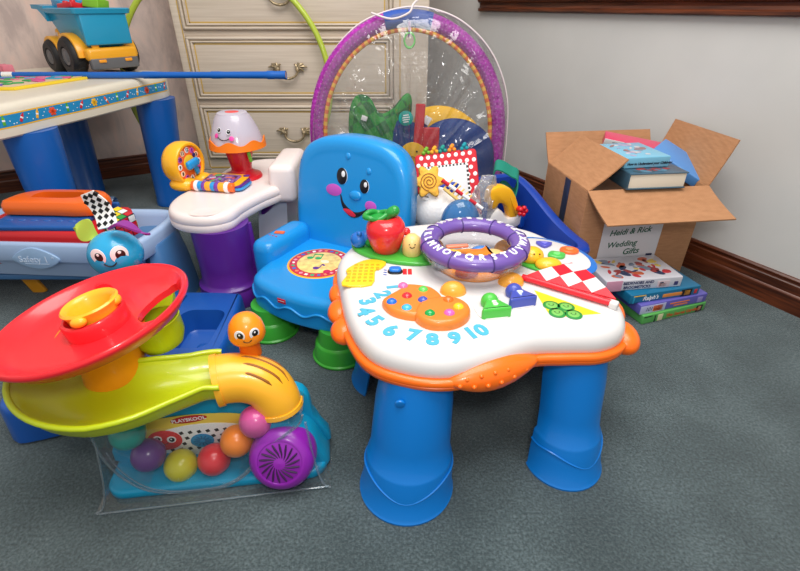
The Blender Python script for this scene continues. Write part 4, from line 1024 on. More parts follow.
# lamp
LM = T(-.528, 1.565, .299)
lr = pl('lamp_red', (206, 24, 40), .3, .2)
lb_ = MB().add(lathe([(0, 0), (.062, 0), (.064, .004), (.060, .010), (.040, .017), (.033, .024), (.034, .035), (.044, .075), (.047, .095), (0, .095)], 40), lr, LM @ S(1, 1, 1.2)); lbo = lb_.build('lamp_base', DK); LM = LM @ T(0, 0, .032) @ S(.9, .9, .86)
SH = clear('lamp_shade_clear', (235, 232, 245), .08, .12, body=.62, bodycol=(228, 222, 236))
n = 60; lo = []
for r, z in ((.094, .088), (.089, .115), (.078, .15), (.064, .185), (.056, .198), (.052, .203), (.051, .206), (.046, .208), (.0001, .208)):
    lo.append([(r*math.cos(2*PI*i/n)-.02*(z-.09), r*math.sin(2*PI*i/n), z) for i in range(n)])
sho = one(loft(lo, True, False), SH, LM).build('lamp_shade', DK); sho['label'] = 'milky clear lamp shade with a printed smile'
tr2 = []
for r, f in ((.0985, 0), (.1, 0), (.0975, 1), (.094, 1)):
    tr2.append([(r*math.cos(2*PI*i/n), r*math.sin(2*PI*i/n), .084 if not f else .112+.008*math.sin(2*PI*i/n*7)) for i in range(n)])
tr2.append([(.092*math.cos(2*PI*i/n), .092*math.sin(2*PI*i/n), .084) for i in range(n)])
one(loft(tr2, False, False), pl('lamp_orange', (250, 128, 24)), LM).build('shade_trim', sho)
fm_ = MB()
for x, z, r in ((-.032, .158, .0075), (.002, .154, .0075)): 
    f = LM @ FR((x, -math.sqrt(max(0, (.079-(z-.155)*.9)**2-(x+.001)**2))-.0012, z), (1, 0, 0), (0, .42, .9)) @ RY(x*500*.9 if False else math.degrees(math.asin(x/.08)))
    eye(fm_, f, r, iris=.85, ry=1.25)
for x, z in ((-.044, .139), (.012, .133)):
    f = LM @ FR((x, -math.sqrt(max(0, (.0855-(z-.137)*.9)**2-x*x))-.001, z), (1, 0, 0), (0, .42, .9)) @ RY(math.degrees(math.asin(x/.086)))
    fm_.add(disc(.0085, 16, .001), mat('cheek_rose', (232, 70, 160), .4), f)
sp_ = []
for i in range(11):
    x = -.040+.048*i/10; z = .126+.010*((i-5)/5)**2; sp_.append(LM @ V((x, -math.sqrt((.0885-(z-.126)*.5)**2-x*x)-.0015, z)))
fm_.add(tube(sp_, .0014, 6), BLACK); fm_.build('face_print', sho); one(disc(.024, 24, .002, .020), pl('lamp_top_red', (238, 60, 60)), LM @ T(-.002, 0, .207)).build('top_badge', sho)
ch_ = MB().add(tube([LM @ V((.045, -.032, .088)), LM @ V((.045, -.032, .070))], .0025, 8), pl('pull_green', (120, 196, 60))).add(rbox(.012, .012, .038, .004), pl('pull_green', (120, 196, 60)), LM @ T(.047, -.034, .052) @ RY(-8)); ch_.build('pull_cord', lbo)
# clock
KX = FR((-.676, 1.475, .372), (.30, .95, 0), (0, 0, 1))       # local z = clock normal
KY = pl('clock_yellow', (250, 182, 32), .3, .2)
kz = V((.30, .95, 0)).cross(V((0, 0, 1)))
ck_ = MB().add(lathe([(0, -.042), (.04, -.042), (.058, -.034), (.066, -.018), (.068, .0), (.067, .020), (.063, .026), (.057, .026), (.054, .020), (0, .019)], 44), KY, KX)
ck_.add(sphere(1, 24, 14), KY, T(-.680, 1.448, .315) @ S(.042, .034, .022)); ck_.add(sphere(1, 24, 14), KY, T(-.640, 1.50, .315) @ S(.034, .03, .02))
cko_ = ck_.build('clock', DK, ang=50)
kf = MB().add(disc(.054, 40, .001), pl('clock_face_orange', (240, 104, 40)), KX @ T(0, 0, .0195))
kf.add(disc(.024, 24, .001), mat('clock_yellow_print', (250, 200, 50), .4), KX @ T(0, .004, .0203)); kf.add(disc(.007, 20, .001), mat('clock_navy_print', (40, 40, 110), .4), KX @ T(.026, .022, .0209))
for h_ in range(12):
    a = PI/2-2*PI*h_/12; f = KX @ T(.043*math.cos(a), .043*math.sin(a), .0203)
    kf.add(disc(.009, 14, .0008), [EYEW, CHK, mat('clock_pale', (250, 214, 180), .4)][h_ % 3], f); kf.add(text(str(h_ or 12), .014, .0004, bold=.0004), BLACK, f @ T(0, 0, .0011))
kf.build('clock_face', cko_, recalc=False)
kh = MB(); KB = pl('clock_hand_blue', (30, 150, 215))
kh.add(cyl(.010, .022, .003, 20), KB, KX @ T(0, 0, .020)); kh.add(rbox(.052, .026, .016, .007), KB, KX @ T(-.004, .004, .036) @ RZ(8)); kh.add(rbox(.016, .034, .010, .004), KB, KX @ T(.014, -.018, .030) @ RZ(20)); kh.build('clock_hands', cko_)
one(sphere(1, 16, 10), pl('knob_green', (80, 180, 60)), T(-.720, 1.462, .368) @ S(.014, .018, .016)).build('winder_knob', cko_)
# book with a striped roller spine
bk_ = MB(); BF = T(-.574, 1.417, .302) @ RZ(-10) @ S(.92, .92, .92)
bk_.add(slab(rrect(.15, .10, .02), .020, .027, .003), pl('book_yellow', (248, 176, 34)), BF @ T(.01, .055, 0) @ RX(4))
bk_.add(slab(rrect(.118, .070, .012), .0268, .0285, .0005), mat('book_picture', (120, 84, 140), .4, vary=.5, vscale=80), BF @ T(.004, .055, 0) @ RX(4))
pc = [(230, 120, 50), (90, 170, 80), (200, 190, 210), (220, 90, 90), (100, 80, 150)]
for i in range(14): bk_.add(rbox(random.uniform(.008, .022), random.uniform(.006, .014), .001, .0003), mat('book_art_%d' % (i % 5), pc[i % 5], .4), BF @ T(.004, .055, 0) @ RX(4) @ T(random.uniform(-.048, .048), random.uniform(-.027, .027), .0288) @ RZ(random.uniform(0, 90)))
bk_.add(disc(.012, 20, .0012), pl('book_purple', (90, 50, 140)), BF @ T(.076, .09, .029)); bk_.add(slab(rrect(.145, .095, .02), .003, .011, .002), pl('page_blue', (60, 150, 215)), BF @ T(.022, .052, 0)); bk_.add(slab(rrect(.145, .095, .02), .0115, .0195, .002), DP, BF @ T(.018, .053, 0))
bko_ = bk_.build('picture_book', DK)
rl = MB(); xs = [(-.078, .012, (250, 110, 40)), (-.066, .012, (245, 240, 240)), (-.054, .014, (40, 150, 215)), (-.040, .012, (120, 60, 160)), (-.028, .02, (248, 170, 40)), (-.008, .014, (40, 150, 215)), (.006, .014, (120, 60, 160)), (.02, .022, (248, 170, 40)), (.042, .014, (245, 240, 240)), (.056, .016, (250, 110, 30))]
for x, l, c in xs: rl.add(cyl(.0155 if c != (245, 240, 240) else .018, l, .002, 24), pl('roller_%d_%d_%d' % c, c), BF @ T(x, 0, .016) @ RY(90))
rl.build('roller_spine', bko_)
# ------------------------------------------------------------------ folded play gym in a clear bag
GY = thing('baby_play_gym', 'folded baby play gym with purple padded arch packed in clear plastic bag', 'play gym', (.03, 1.93, 0))
GPU = mat('gym_purple_fabric', (176, 54, 170), .75, .2, bump=.3, bscale=120, vary=.16, vscale=90)
def gy(x, z, dy=0): return V((x, 1.905+.05*z+dy, z))
def arc_pts(a, h, n=40, x0=.03, z0=.35, zb=.02):
    p = [(x0-a, zb+(z0-zb)*i/6) for i in range(6)]
    p += [(x0+a*math.cos(PI-PI*i/n), z0+h*math.sin(PI-PI*i/n)) for i in range(n+1)]
    return p+[(x0+a, z0-(z0-zb)*i/6) for i in range(1, 7)]
ar = MB().add(tube([gy(x, z) for x, z in arc_pts(.358, .408)], .0275, 16), GPU)
DOT = mat('gym_dot', (190, 110, 190), .75)
pts = catmull([gy(x, z) for x, z in arc_pts(.358, .408)], 2, False)
for i in range(0, len(pts)-1, 1):
    t = (pts[i+1]-pts[i]).normalized()
    for k, a in enumerate((-60, -20, 20, 60)):
        f = FR(pts[i], t, (0, 0, 1) if abs(t.z) < .8 else (1, 0, 0)); n1 = V((0, -1, 0)); n1 = (n1-t*n1.dot(t)).normalized(); n2 = t.cross(n1)
        d = n1*math.cos(R(a))+n2*math.sin(R(a)); ar.add(disc(.0030, 8, .0010), DOT, FR(pts[i]+t*(.006 if k % 2 else 0)+d*.0272, t, d.cross(t)))
ar.build('padded_arch', GY)
rb = MB(); OYc = [mat('trim_orange', (232, 110, 40), .8), mat('trim_yellow', (240, 186, 60), .8)]
pts = catmull([gy(x, z, -.006) for x, z in arc_pts(.324, .374)], 2, False)
for i in range(0, len(pts)-1): rb.add(tube([pts[i], pts[i+1]], .0085, 8), OYc[(i//1) % 2])
rb.build('ribbon_trim', GY)
wr = MB().add(tube([gy(x, z) for x, z in arc_pts(.358, .408)[23:30]], .030, 16), mat('wrap_blue', (36, 80, 170), .6, bump=.3, bscale=60)); wr.build('arch_wrap', GY)
lk = MB(); lk.add(torus(.0185, .0034, 32, 8), mat('link_green', (120, 205, 110), .3), FR(gy(.034, .690, -.03), (1, 0, 0), (0, .06, 1)) @ S(1, 1.3, 1)); lk.add(rbox(.008, .004, .05, .001), mat('strap_purple', (120, 50, 130), .7), T(*gy(.033, .725, -.031)))
lk.build('hanging_link', GY)
def cushion(name, pts, z0y, th, m, par=GY, bump=True):
    c = catmull([(x, z, 0) for x, z in pts], 5); lo = []
    cx = sum(p.x for p in c)/len(c); cz = sum(p.y for p in c)/len(c)
    for s, d in ((.05, -1), (.5, -.9), (.8, -.62), (.95, -.3), (1, 0), (.95, .3), (.8, .62), (.5, .9), (.05, 1)):
        lo.append([(cx+(p.x-cx)*s, z0y+th*d, cz+(p.y-cz)*s) for p in c])
    return one(loft(lo), m).build(name, par, ang=70)
GCH = bpy.data.materials.new('green_check_fabric'); GCH.use_nodes = True
nt = GCH.node_tree; bb_ = nt.nodes['Principled BSDF']; bb_.inputs['Roughness'].default_value = .8
tc = nt.nodes.new('ShaderNodeTexCoord'); mp = nt.nodes.new('ShaderNodeMapping'); mp.inputs['Rotation'].default_value = (0, R(30), 0); ch = nt.nodes.new('ShaderNodeTexChecker'); ch.inputs['Scale'].default_value = 22
ch.inputs['Color1'].default_value = lin((44, 140, 52)); ch.inputs['Color2'].default_value = lin((20, 100, 44))
nt.links.new(tc.outputs['Object'], mp.inputs[0]); nt.links.new(mp.outputs[0], ch.inputs['Vector']); nt.links.new(ch.outputs[0], bb_.inputs['Base Color'])
NAVY = mat('gym_navy', (22, 58, 126), .75, bump=.6, bscale=14); GYE = mat('gym_yellow', (246, 190, 40), .75, bump=.4, bscale=16); GRE = mat('gym_red', (200, 36, 44), .7, bump=.4, bscale=30)
cushion('leaf_cushion', [(-.19, .02), (-.20, .30), (-.195, .44), (-.165, .505), (-.115, .50), (-.08, .445), (-.035, .455), (.02, .512), (.045, .49), (.04, .38), (.03, .02)], 1.90, .03, GCH)
cushion('navy_cushion', [(.08, .02), (.075, .30), (.10, .385), (.18, .425), (.27, .415), (.345, .36), (.375, .26), (.37, .02)], 1.885, .045, NAVY)
cushion('yellow_cushion', [(.05, .30), (.06, .43), (.11, .462), (.19, .462), (.26, .43), (.30, .38), (.2, .3)], 1.925, .03, GYE)
cushion('navy_panel', [(-.03, .02), (-.03, .40), (.06, .41), (.11, .38), (.11, .02)], 1.880, .02, NAVY)
s_ = MB(); s_.add(rbox(.036, .012, .34, .005), GRE, T(.068, 1.85, .315) @ RY(3)); s_.add(rbox(.07, .010, .28, .005), GRE, T(.115, 1.852, .26)); s_.build('red_strap', GY)
yc = MB().add(slab(ell(.05, .046, 36), -.004, .006, .003), GYE, T(.05, 1.848, .30) @ RX(90)); yc.add(tube([(.012+.012*i, 1.839, .289+.004*(i % 2)) for i in range(7)], .0014, 6), mat('stitch_brown', (140, 90, 30), .8)); yc.add(disc(.004, 12, .002), BLACK, T(.065, 1.841, .312) @ RX(90)); yc.build('felt_face', GY)
tg_ = MB().add(disc(.027, 32, .0015), mat('tag_teal', (30, 160, 150), .5), T(.022, 1.838, .436) @ RX(90))
for i in range(4): tg_.add(rbox(.03-.006*abs(i-1.5), .004, .0008, .0002), EYEW, T(.022, 1.8362, .447-.008*i) @ RX(90) @ RZ(8))
tg_.build('round_tag', GY)
wl = MB().add(rbox(.022, .002, .018, .001), EYEW, T(-.135, 1.868, .43) @ RY(20)); wl.build('care_label', GY); one(rbox(.026, .002, .03, .001), EYEW, T(.102, 1.855, .425) @ RY(30)).build('care_label', GY)
# bag: two wrinkled sheets welded along a white piping seam
BAG = clear('clear_bag', (247, 247, 247), .14, .10, bump=.7, bscale=7, fmin=.04, body=.045)  # pale diffuse body puts the whitish haze of reflections into the colour
ol = [(-.358, .012), (-.358, .2), (-.354, .36), (-.338, .46), (-.298, .57), (-.236, .662), (-.155, .735), (-.06, .776), (.04, .794), (.13, .784), (.22, .750), (.305, .685), (.368, .60), (.410, .49), (.422, .36), (.422, .2), (.420, .012)]
oc = catmull([(x, z, 0) for x, z in ol], 5, False); nO = len(oc); rng = random.Random(3)
wr_ = [rng.uniform(-1, 1) for _ in range(nO)]; NR = 16; vs, fs = [], []
cx0, cz0 = .035, .20
for side in (-1, 1):
    for k in range(NR+1):
        s = 1-k/NR
        for i, p in enumerate(oc):
            x = cx0+(p.x-cx0)*s; z = max(.012, cz0+(p.y-cz0)*s) if p.y > .02 else .012+(cz0-.012)*(1-s)*0
            d = (.070 if side < 0 else .045)*(1-s**4)**.6
            fold = .010*wr_[i]*math.sin(PI*s)**.6+.004*math.sin(i*1.3+k*.7)*math.sin(PI*s)
            g0 = gy(x, z); vs.append((g0.x, g0.y+side*(d+(.028 if s < .999 else 0))+fold, z))
base = (NR+1)*nO
for o in (0, base):
    for k in range(NR):
        for i in range(nO-1):
            q = [o+k*nO+i, o+k*nO+i+1, o+(k+1)*nO+i+1, o+(k+1)*nO+i]; fs.append(q)
bg = MB().add((vs, fs), BAG)
PIP = mat('bag_piping', (226, 214, 214), .5)
bgo = bg.build('clear_bag', org=(.03, 1.93, 0), ang=60)
tag(bgo, 'large clear wrinkled plastic bag with white piping around the folded play gym', 'bag')
pip = MB().add(tube([gy(p.x, p.y) for p in oc], .003, 8), PIP)
pip.add(tube(catmull([gy(-.10, .775, -.03), gy(-.03, .757, -.045), (.03, 1.89, .775), (.045, 1.90, .80), (.062, 1.915, .815)], 5, False), .0036, 8), PIP); pip.build('piping', bgo)

# ------------------------------------------------------------------ blue toy bin with its toys
BN = pl('bin_blue', (28, 66, 164), .32, .2)
bu, bv = V((.91, .414, 0)), V((-.414, .91, 0)); b0 = V((.572, 1.222, 0))-bu*.345
ctr = [(.03, .0), (.27, .0), (.325, .022), (.345, .08), (.345, .20), (.345, .40), (.315, .435), (.03, .435), (0, .40), (0, .2), (0, .03)]
bo2 = [(b0+bu*p.x+bv*p.y) for p in catmull([(x, y, 0) for x, y in ctr], 5)]
bl2 = [(p.x, p.y) for p in bo2]
def rimz(x, y):
    v = (V((x, y, 0))-b0).dot(bv)/.435; t = max(0, min(1, (v-.15)/.8)); return .204+.099*t*t*(3-2*t)
lo = []
for d, f in ((.05, 0), (.045, .01), (.012, .80), (.012, .9), (0, .91), (-.002, .95), (.0, .985), (.006, 1.0), (.022, 1.004), (.032, .985), (.037, .85), (.05, .06), (.075, .05)):
    lo.append([(x, y, rimz(X, Y)*f) for (x, y), (X, Y) in zip(inset(bl2, d), bl2)])
tag(one(loft(lo), BN).build('toy_bin', org=(.40, 1.45, 0), ang=50), 'deep blue open toy bin with a sweeping rim beside the cardboard box', 'toy bin')
# red spotted cloth book
KB_ = FR((.158, 1.50, .288), (.95, -.02, .12), (-.22, .42, .85))
ckb = thing('cloth_book', 'red polka dot cloth book with white mirror page standing in the blue bin', 'cloth book', (.185, 1.50, .18))
c = MB(); PRd = mat('polka_red', (206, 26, 44), .7)
c.add(slab(rrect(.20, .225, .012), -.014, .002, .004), PRd, KB_)
rng = random.Random(5)
for i in range(9):
    for j in range(10):
        x = -.09+.0225*i+(.011 if j % 2 else 0); y = -.103+.0225*j
        if abs(x) < .094 and abs(y) < .106 and (abs(x) > .062 or y > .070 or y < -.09): c.add(disc(.0068, 14, .0008), EYEW, KB_ @ T(x, y, .0017))
cbo = c.build('cover', ckb)
c = MB().add(slab(rrect(.140, .165, .004), .0, .004, .001), BLACK, KB_ @ T(0, -.012, 0)); c.add(slab(rrect(.126, .151, .003), .002, .0055, .001), mat('mirror_page', (226, 226, 230), .3), KB_ @ T(0, -.012, 0))
for i in range(12):
    for s in (-1, 1):
        c.add(rbox(.0058, .0068, .0012, .0003), EYEW, KB_ @ T(-.064+.0116*i, -.012+s*.079, .0042))
        if i < 12: c.add(rbox(.0068, .0058, .0012, .0003), EYEW, KB_ @ T(s*.0665, -.088+.0138*i, .0042))
c.build('mirror_page', cbo)
for i, (x, col) in enumerate(((-.062, (120, 180, 50)), (-.035, (240, 170, 40)), (-.008, (30, 150, 140)), (.022, (246, 150, 40)), (.062, (20, 150, 165)))):
    k = MB(); m = mat('tassel_%d' % i, col, .7)
    for q in range(4): k.add(sphere(.0068, 12, 8), m, KB_ @ T(x+.008*math.cos(q*1.7), .116+.007*math.sin(q*2.3)+.003*q, .003*math.sin(q)))
    k.build('tassel', ckb)
# white plush with a yellow felt flower
FUR = mat('white_fur', (248, 246, 243), .95, .1, bump=.15, bscale=120)
pw = thing('white_plush_toy', 'soft white plush toy slumped at the front left of the blue bin', 'plush toy', (.125, 1.36, .06))
c = MB(); c.add(xf(sphere(.066, 32, 18), S(1, .9, 1.05)), FUR, T(.105, 1.350, .268)); c.add(xf(sphere(.056, 28, 16), S(1.1, .85, .9)), FUR, T(.160, 1.325, .262) @ RY(25)); c.add(xf(sphere(.06, 28, 16), S(.9, .75, 1.7)), FUR, T(.15, 1.375, .160)); c.build('body', pw)
c = MB().add(sheet(lambda u, v: (.065+.024*u, 1.310+.006*v, .315+.022*v-.006*u), 3, 3, .002), EYEW); c.add(rbox(.012, .0026, .004, .0005), mat('tag_grey', (150, 150, 150), .6), T(.077, 1.312, .322) @ RY(14)); c.build('cloth_tag', pw)
c = MB().add(tube(catmull([(.085, 1.318, .222), (.11, 1.312, .222), (.14, 1.305, .234)], 5, False), .006, 8), PRd); c.build('red_band', pw)
fl_ = MB(); FK = FR((.082, 1.318, .365), (1, .1, 0), (0, .35, 1)); FY_ = mat('felt_yellow', (248, 188, 70), .8, bump=.4, bscale=90)
ep_ = [((.040+.0085*math.cos(6*2*PI*i/72))*math.cos(2*PI*i/72), (.040+.0085*math.cos(6*2*PI*i/72))*math.sin(2*PI*i/72)) for i in range(72)]
fl_.add(slab(ep_, -.010, .010, .007), FY_, FK)
fl_.add(tube([FK @ V(((.003+.0042*a/PI*1.0)*math.cos(a), (.003+.0042*a/PI)*math.sin(a), .0105)) for a in [.25*i for i in range(70)] if a < 5.6*PI], .0013, 6), mat('spiral_brown', (150, 86, 30), .7))
fl_.add(tube(catmull([(.085, 1.335, .34), (.095, 1.36, .28), (.10, 1.38, .20), (.11, 1.39, .12)], 4, False), .008, 8), FY_)
tag(fl_.build('felt_flower', org=(.11, 1.38, .10)), 'yellow felt flower toy with brown spiral peeking above the white plush', 'felt toy')
# rattle comb and striped stick
rt = thing('toy_comb', 'pale yellow toy comb with red striped handle across the white plush', 'toy comb', (.165, 1.33, .25))
c = MB(); YC = mat('comb_yellow', (246, 206, 120), .45)
A2, B2 = V((.124, 1.298, .352)), V((.190, 1.288, .300)); dr_ = (B2-A2)
c.add(tube([A2, B2], .005, 8), YC)
for i in range(6): p = A2+dr_*(i/6); c.add(tube([p, p+V((.026, .006, .024))], .0026, 6), YC)
c.build('comb', rt)
c = MB()
for i in range(6): p = V((.118, 1.30, .375)).lerp(V((.236, 1.285, .296)), i/6); q = V((.118, 1.30, .375)).lerp(V((.236, 1.285, .296)), (i+1)/6); c.add(tube([p, q], .0056, 10), PRd if i % 2 == 0 else EYEW)
c.build('striped_handle', rt)
# crumpled clear packet
c = MB(); rng = random.Random(9); lo = []
for k in range(9):
    t = k/8; r = .012+.030*math.sin(PI*(.12+.80*t)); lo.append([(.250+.02*(t-.5)+r*math.cos(2*PI*j/14)*(1+.25*rng.uniform(-1, 1)), 1.372+r*.6*math.sin(2*PI*j/14)*(1+.3*rng.uniform(-1, 1)), .150+.215*t) for j in range(14)])
c.add(loft(lo), clear('crumpled_clear', (244, 244, 244), .2, .12, bump=.8, bscale=30, fmin=.10, body=.28))
tag(c.build('clear_packet', org=(.25, 1.372, .15), ang=25), 'crumpled clear plastic packet beside the white plush in the blue bin', 'packet')
# blue visor
c = MB(); CBL = clear('visor_blue', (110, 165, 215), .12, .1, body=.45, bodycol=(84, 150, 212))
c.add(xf(sphere(1, 32, 12, 0, PI/2), S(.056, .040, .070)), CBL, T(.172, 1.262, .262)); c.add(tube([(.172+.057*math.cos(2*PI*i/36), 1.262+.041*math.sin(2*PI*i/36), .262) for i in range(36)], .004, 8, True), mat('visor_edge', (40, 96, 150), .3))
c.add(lathe([(.052, -.06), (.056, -.02), (.056, 0)], 32), CBL, T(.172, 1.262, .262) @ S(1, .72, 1))
tag(c.build('toy_dome', org=(.17, 1.27, .20)), 'see-through blue plastic dome just behind the purple letter ring', 'toy')
# yellow and white toy with red knob
yt = thing('plastic_toy', 'yellow and white plastic toy with red knob and blue wheel in the blue bin', 'toy', (.32, 1.40, .18))
YF = T(.315, 1.392, .235) @ RZ(20)
c = MB().add(slab([(p.x, p.y) for p in catmull([(-.062, -.03, 0), (-.06, .0, 0), (-.03, .028, 0), (-.01, .020, 0), (.015, -.005, 0), (.055, .005, 0), (.062, -.03, 0), (.03, -.045, 0), (-.04, -.045, 0)], 5)], -.026, .026, .010), pl('toy_white', (236, 232, 228)), YF @ RX(90)); c.add(rbox(.10, .045, .12, .012), pl('toy_white', (236, 232, 228)), YF @ T(0, 0, -.085)); c.build('body', yt)
c = MB().add(slab([(p.x, p.y) for p in catmull([(-.058, .035, 0), (-.055, .090, 0), (-.02, .100, 0), (.02, .082, 0), (.048, .03, 0), (.05, -.012, 0), (.022, -.006, 0), (.006, .03, 0), (-.02, .045, 0), (-.035, .03, 0)], 5)], -.020, .020, .010), pl('toy_yellow', (250, 184, 26)), YF @ T(0, -.004, 0) @ RX(90)); c.build('yellow_arm', yt)
c = MB().add(cyl(.009, .03, .002, 16), pl('knob_red', (214, 24, 40)), YF @ T(.046, -.022, .022) @ RX(90))
for q in range(5): c.add(sphere(.0075, 14, 8), pl('knob_red', (214, 24, 40)), YF @ T(.046+.0105*math.cos(q*1.257), -.048, .022+.0105*math.sin(q*1.257)))
c.build('knob', yt)
c = MB().add(cyl(.034, .022, .004, 32), pl('wheel_blue', (20, 90, 190)), YF @ T(.072, .012, -.02) @ RX(90) @ RY(40)); c.add(torus(.034, .004, 36, 8), BLACK, YF @ T(.076, .006, -.02) @ RX(90) @ RY(40)); c.build('wheel', yt)
c = MB().add(tube([YF @ V((-.066, -.012, z)) for z in (-.09, .0, .05)], .008, 10), pl('wheel_blue', (20, 90, 190))); c.build('blue_post', yt)
# teal strap
c = MB(); TE = mat('teal_webbing', (14, 128, 108), .7)
tp_ = catmull([(.300, 1.50, .235), (.300, 1.49, .32), (.302, 1.485, .360), (.322, 1.48, .362), (.352, 1.475, .346), (.372, 1.468, .335), (.372, 1.462, .30), (.362, 1.458, .278), (.335, 1.466, .300), (.318, 1.47, .29), (.316, 1.48, .23)], 6, False)
n_ = len(tp_); c.add(sheet(lambda u, v: tp_[min(n_-1, int(round(u*(n_-1))))]+V((.006, .028, .008))*(v-.5)*2, n_-1, 2, .004), TE)
tag(c.build('teal_strap', org=(.33, 1.48, .23)), 'teal webbing strap looped at the right rim of the blue bin', 'strap')

# ------------------------------------------------------------------ cardboard box and books
CARD = bpy.data.materials.new('corrugated_cardboard'); CARD.use_nodes = True
nt = CARD.node_tree; bb_ = nt.nodes['Principled BSDF']; bb_.inputs['Roughness'].default_value = .8; bb_.inputs['Specular IOR Level'].default_value = .2
tc = nt.nodes.new('ShaderNodeTexCoord'); mp = nt.nodes.new('ShaderNodeMapping'); mp.inputs['Scale'].default_value = (8, 8, 40); n = nt.nodes.new('ShaderNodeTexNoise'); n.inputs['Scale'].default_value = 4; n.inputs['Detail'].default_value = 4
r = nt.nodes.new('ShaderNodeValToRGB'); r.color_ramp.elements[0].position = .3; r.color_ramp.elements[1].position = .7
r.color_ramp.elements[0].color = lin((172, 124, 88)); r.color_ramp.elements[1].color = lin((186, 136, 98))
wv_ = nt.nodes.new('ShaderNodeTexWave'); wv_.inputs['Scale'].default_value = 60; bp = nt.nodes.new('ShaderNodeBump'); bp.inputs['Strength'].default_value = .06; bp.inputs['Distance'].default_value = .004
for a_, b_ in ((tc.outputs['Object'], mp.inputs[0]), (mp.outputs[0], n.inputs['Vector']), (n.outputs['Fac'], r.inputs['Fac']), (r.outputs[0], bb_.inputs['Base Color']), (tc.outputs['Object'], wv_.inputs['Vector']), (wv_.outputs['Fac'], bp.inputs['Height']), (bp.outputs['Normal'], bb_.inputs['Normal'])): nt.links.new(a_, b_)
XF = T(.537, 1.305, 0) @ RZ(7.3); W_, D_2, H_ = .376, .29, .34; th = .005
bx = thing('cardboard_box', 'open brown cardboard box of books by the grey wall, handwritten paper on its front', 'box', (.7, 1.47, 0))
c = MB()
c.add(rbox(W_, th, H_, .001), CARD, XF @ T(W_/2, th/2, H_/2)); c.add(rbox(W_, th, H_, .001), CARD, XF @ T(W_/2, D_2-th/2, H_/2))
c.add(rbox(th, D_2-2*th, H_, .001), CARD, XF @ T(th/2, D_2/2, H_/2)); c.add(rbox(th, D_2-2*th, H_, .001), CARD, XF @ T(W_-th/2, D_2/2, H_/2)); c.add(rbox(W_-2*th, D_2-2*th, th, .001), CARD, XF @ T(W_/2, D_2/2, th/2+.0005))
wb = c.build('walls', bx)
def flap(p0, p1, out, name='flap'):
    p0, p1, out = V(p0), V(p1), V(out); c = MB()
    f = lambda u, v: XF @ (p0.lerp(p1, u)+out*v*(1+0)+V((0, 0, -.004*math.sin(PI*v))))
    c.add(sheet(f, 6, 8, .004), CARD)
    return c.build(name, bx)
flap((0, .002, H_), (W_, .002, H_), (.0, -.136, -.050))
flap((W_-.002, 0, H_), (W_-.002, D_2, H_), (.050, .0, .132))
flap((.002, 0, H_), (.002, D_2, H_), (.100, .0, .088))
flap((0, D_2-.002, H_), (W_, D_2-.002, H_), (.0, .056, .088))
one(rbox(.0014, .036, .26, .0003), mat('dark_tape', (52, 58, 76), .3, .5, .4), XF @ T(-.0012, .125, .208)).build('tape', wb)
pp2 = MB().add(rbox(.192, .0014, .132, .0004), mat('white_paper', (214, 212, 216), .7), XF @ T(.170, -.0012, .182))
GI = mat('green_ink', (28, 92, 70), .6)
for s, x, z, sz, sh in (('Heidi & Rick', .163, .208, .026, .3), ('Wedding', .145, .166, .026, .25), ('Gifts', .180, .140, .028, .3)): pp2.add(text(s, sz, .0003, sh, .0004), GI, XF @ T(x, -.0022, z) @ RX(90) @ RZ(4))
pp2.add(rbox(.02, .001, .01, .0002), mat('stamp_navy', (40, 46, 80), .6), XF @ T(.245, -.0022, .124)); pp2.build('paper_label', wb)
def book(name, lab, cat, mt, L, Dp, h, cover, group, art=(), hard=False, spine=None, pagecol=(232, 224, 206), seed=1):
    o = thing(name, lab, cat, mt.translation, group); cm = mat('cover_%d_%d_%d' % cover, cover, .35, .5, .2); c = MB()
    if hard:
        c.add(rbox(L, Dp, .003, .0008), cm, mt @ T(L/2, Dp/2, .0015)); c.add(rbox(L, Dp, .003, .0008), cm, mt @ T(L/2, Dp/2, h-.0015)); c.add(rbox(.004, Dp, h, .001), cm, mt @ T(.002, Dp/2, h/2))
    else: c.add(rbox(L, Dp, h, .003), cm, mt @ T(L/2, Dp/2, h/2))
    rr_ = random.Random(seed)
    for i in range(len(art)*7 if art else 0):
        col = art[i % len(art)]; m = mat('art_%d_%d_%d' % col, col, .4)
        w_, d_ = rr_.uniform(.01, .045), rr_.uniform(.008, .03)
        g_ = slab([(p.x, p.y) for p in catmull([(w_*.5*math.cos(a)*rr_.uniform(.6, 1.1), d_*.5*math.sin(a)*rr_.uniform(.6, 1.1), 0) for a in [k*PI/3 for k in range(6)]], 3)], 0, .0006, .0002)
        c.add(g_, m, mt @ T(rr_.uniform(.03, L-.03), rr_.uniform(.02, Dp-.02), h-.0001+.0001*(i % 5)) @ RZ(rr_.uniform(-60, 60)))
    c.build('cover', o, recalc=False)
    if hard: one(rbox(L-.008, Dp-.008, h-.006, .001), mat('book_pages', pagecol, .8), mt @ T(L/2+.001, Dp/2, h/2)).build('pages', o)
    if spine:
        s_ = MB(); f = mt @ RX(90)                      # on the front long edge (local y=0)
        for it in spine:
            if it[0] == 't': s_.add(text(it[1], it[2], .0003, it[5] if len(it) > 5 else 0, .0003, align='LEFT'), mat('ink_%d_%d_%d' % it[4], it[4], .4), f @ T(it[3][0], it[3][1], .0006))
            else: s_.add(rbox(it[3], it[4], .0012, .0003), mat('ink_%d_%d_%d' % it[5], it[5], .4), f @ T(it[1], it[2], .0002))
        s_.build('spine_print', o, recalc=False)
    return o
G1 = 'video cases stacked by the cardboard box'; G2 = 'books in the cardboard box'
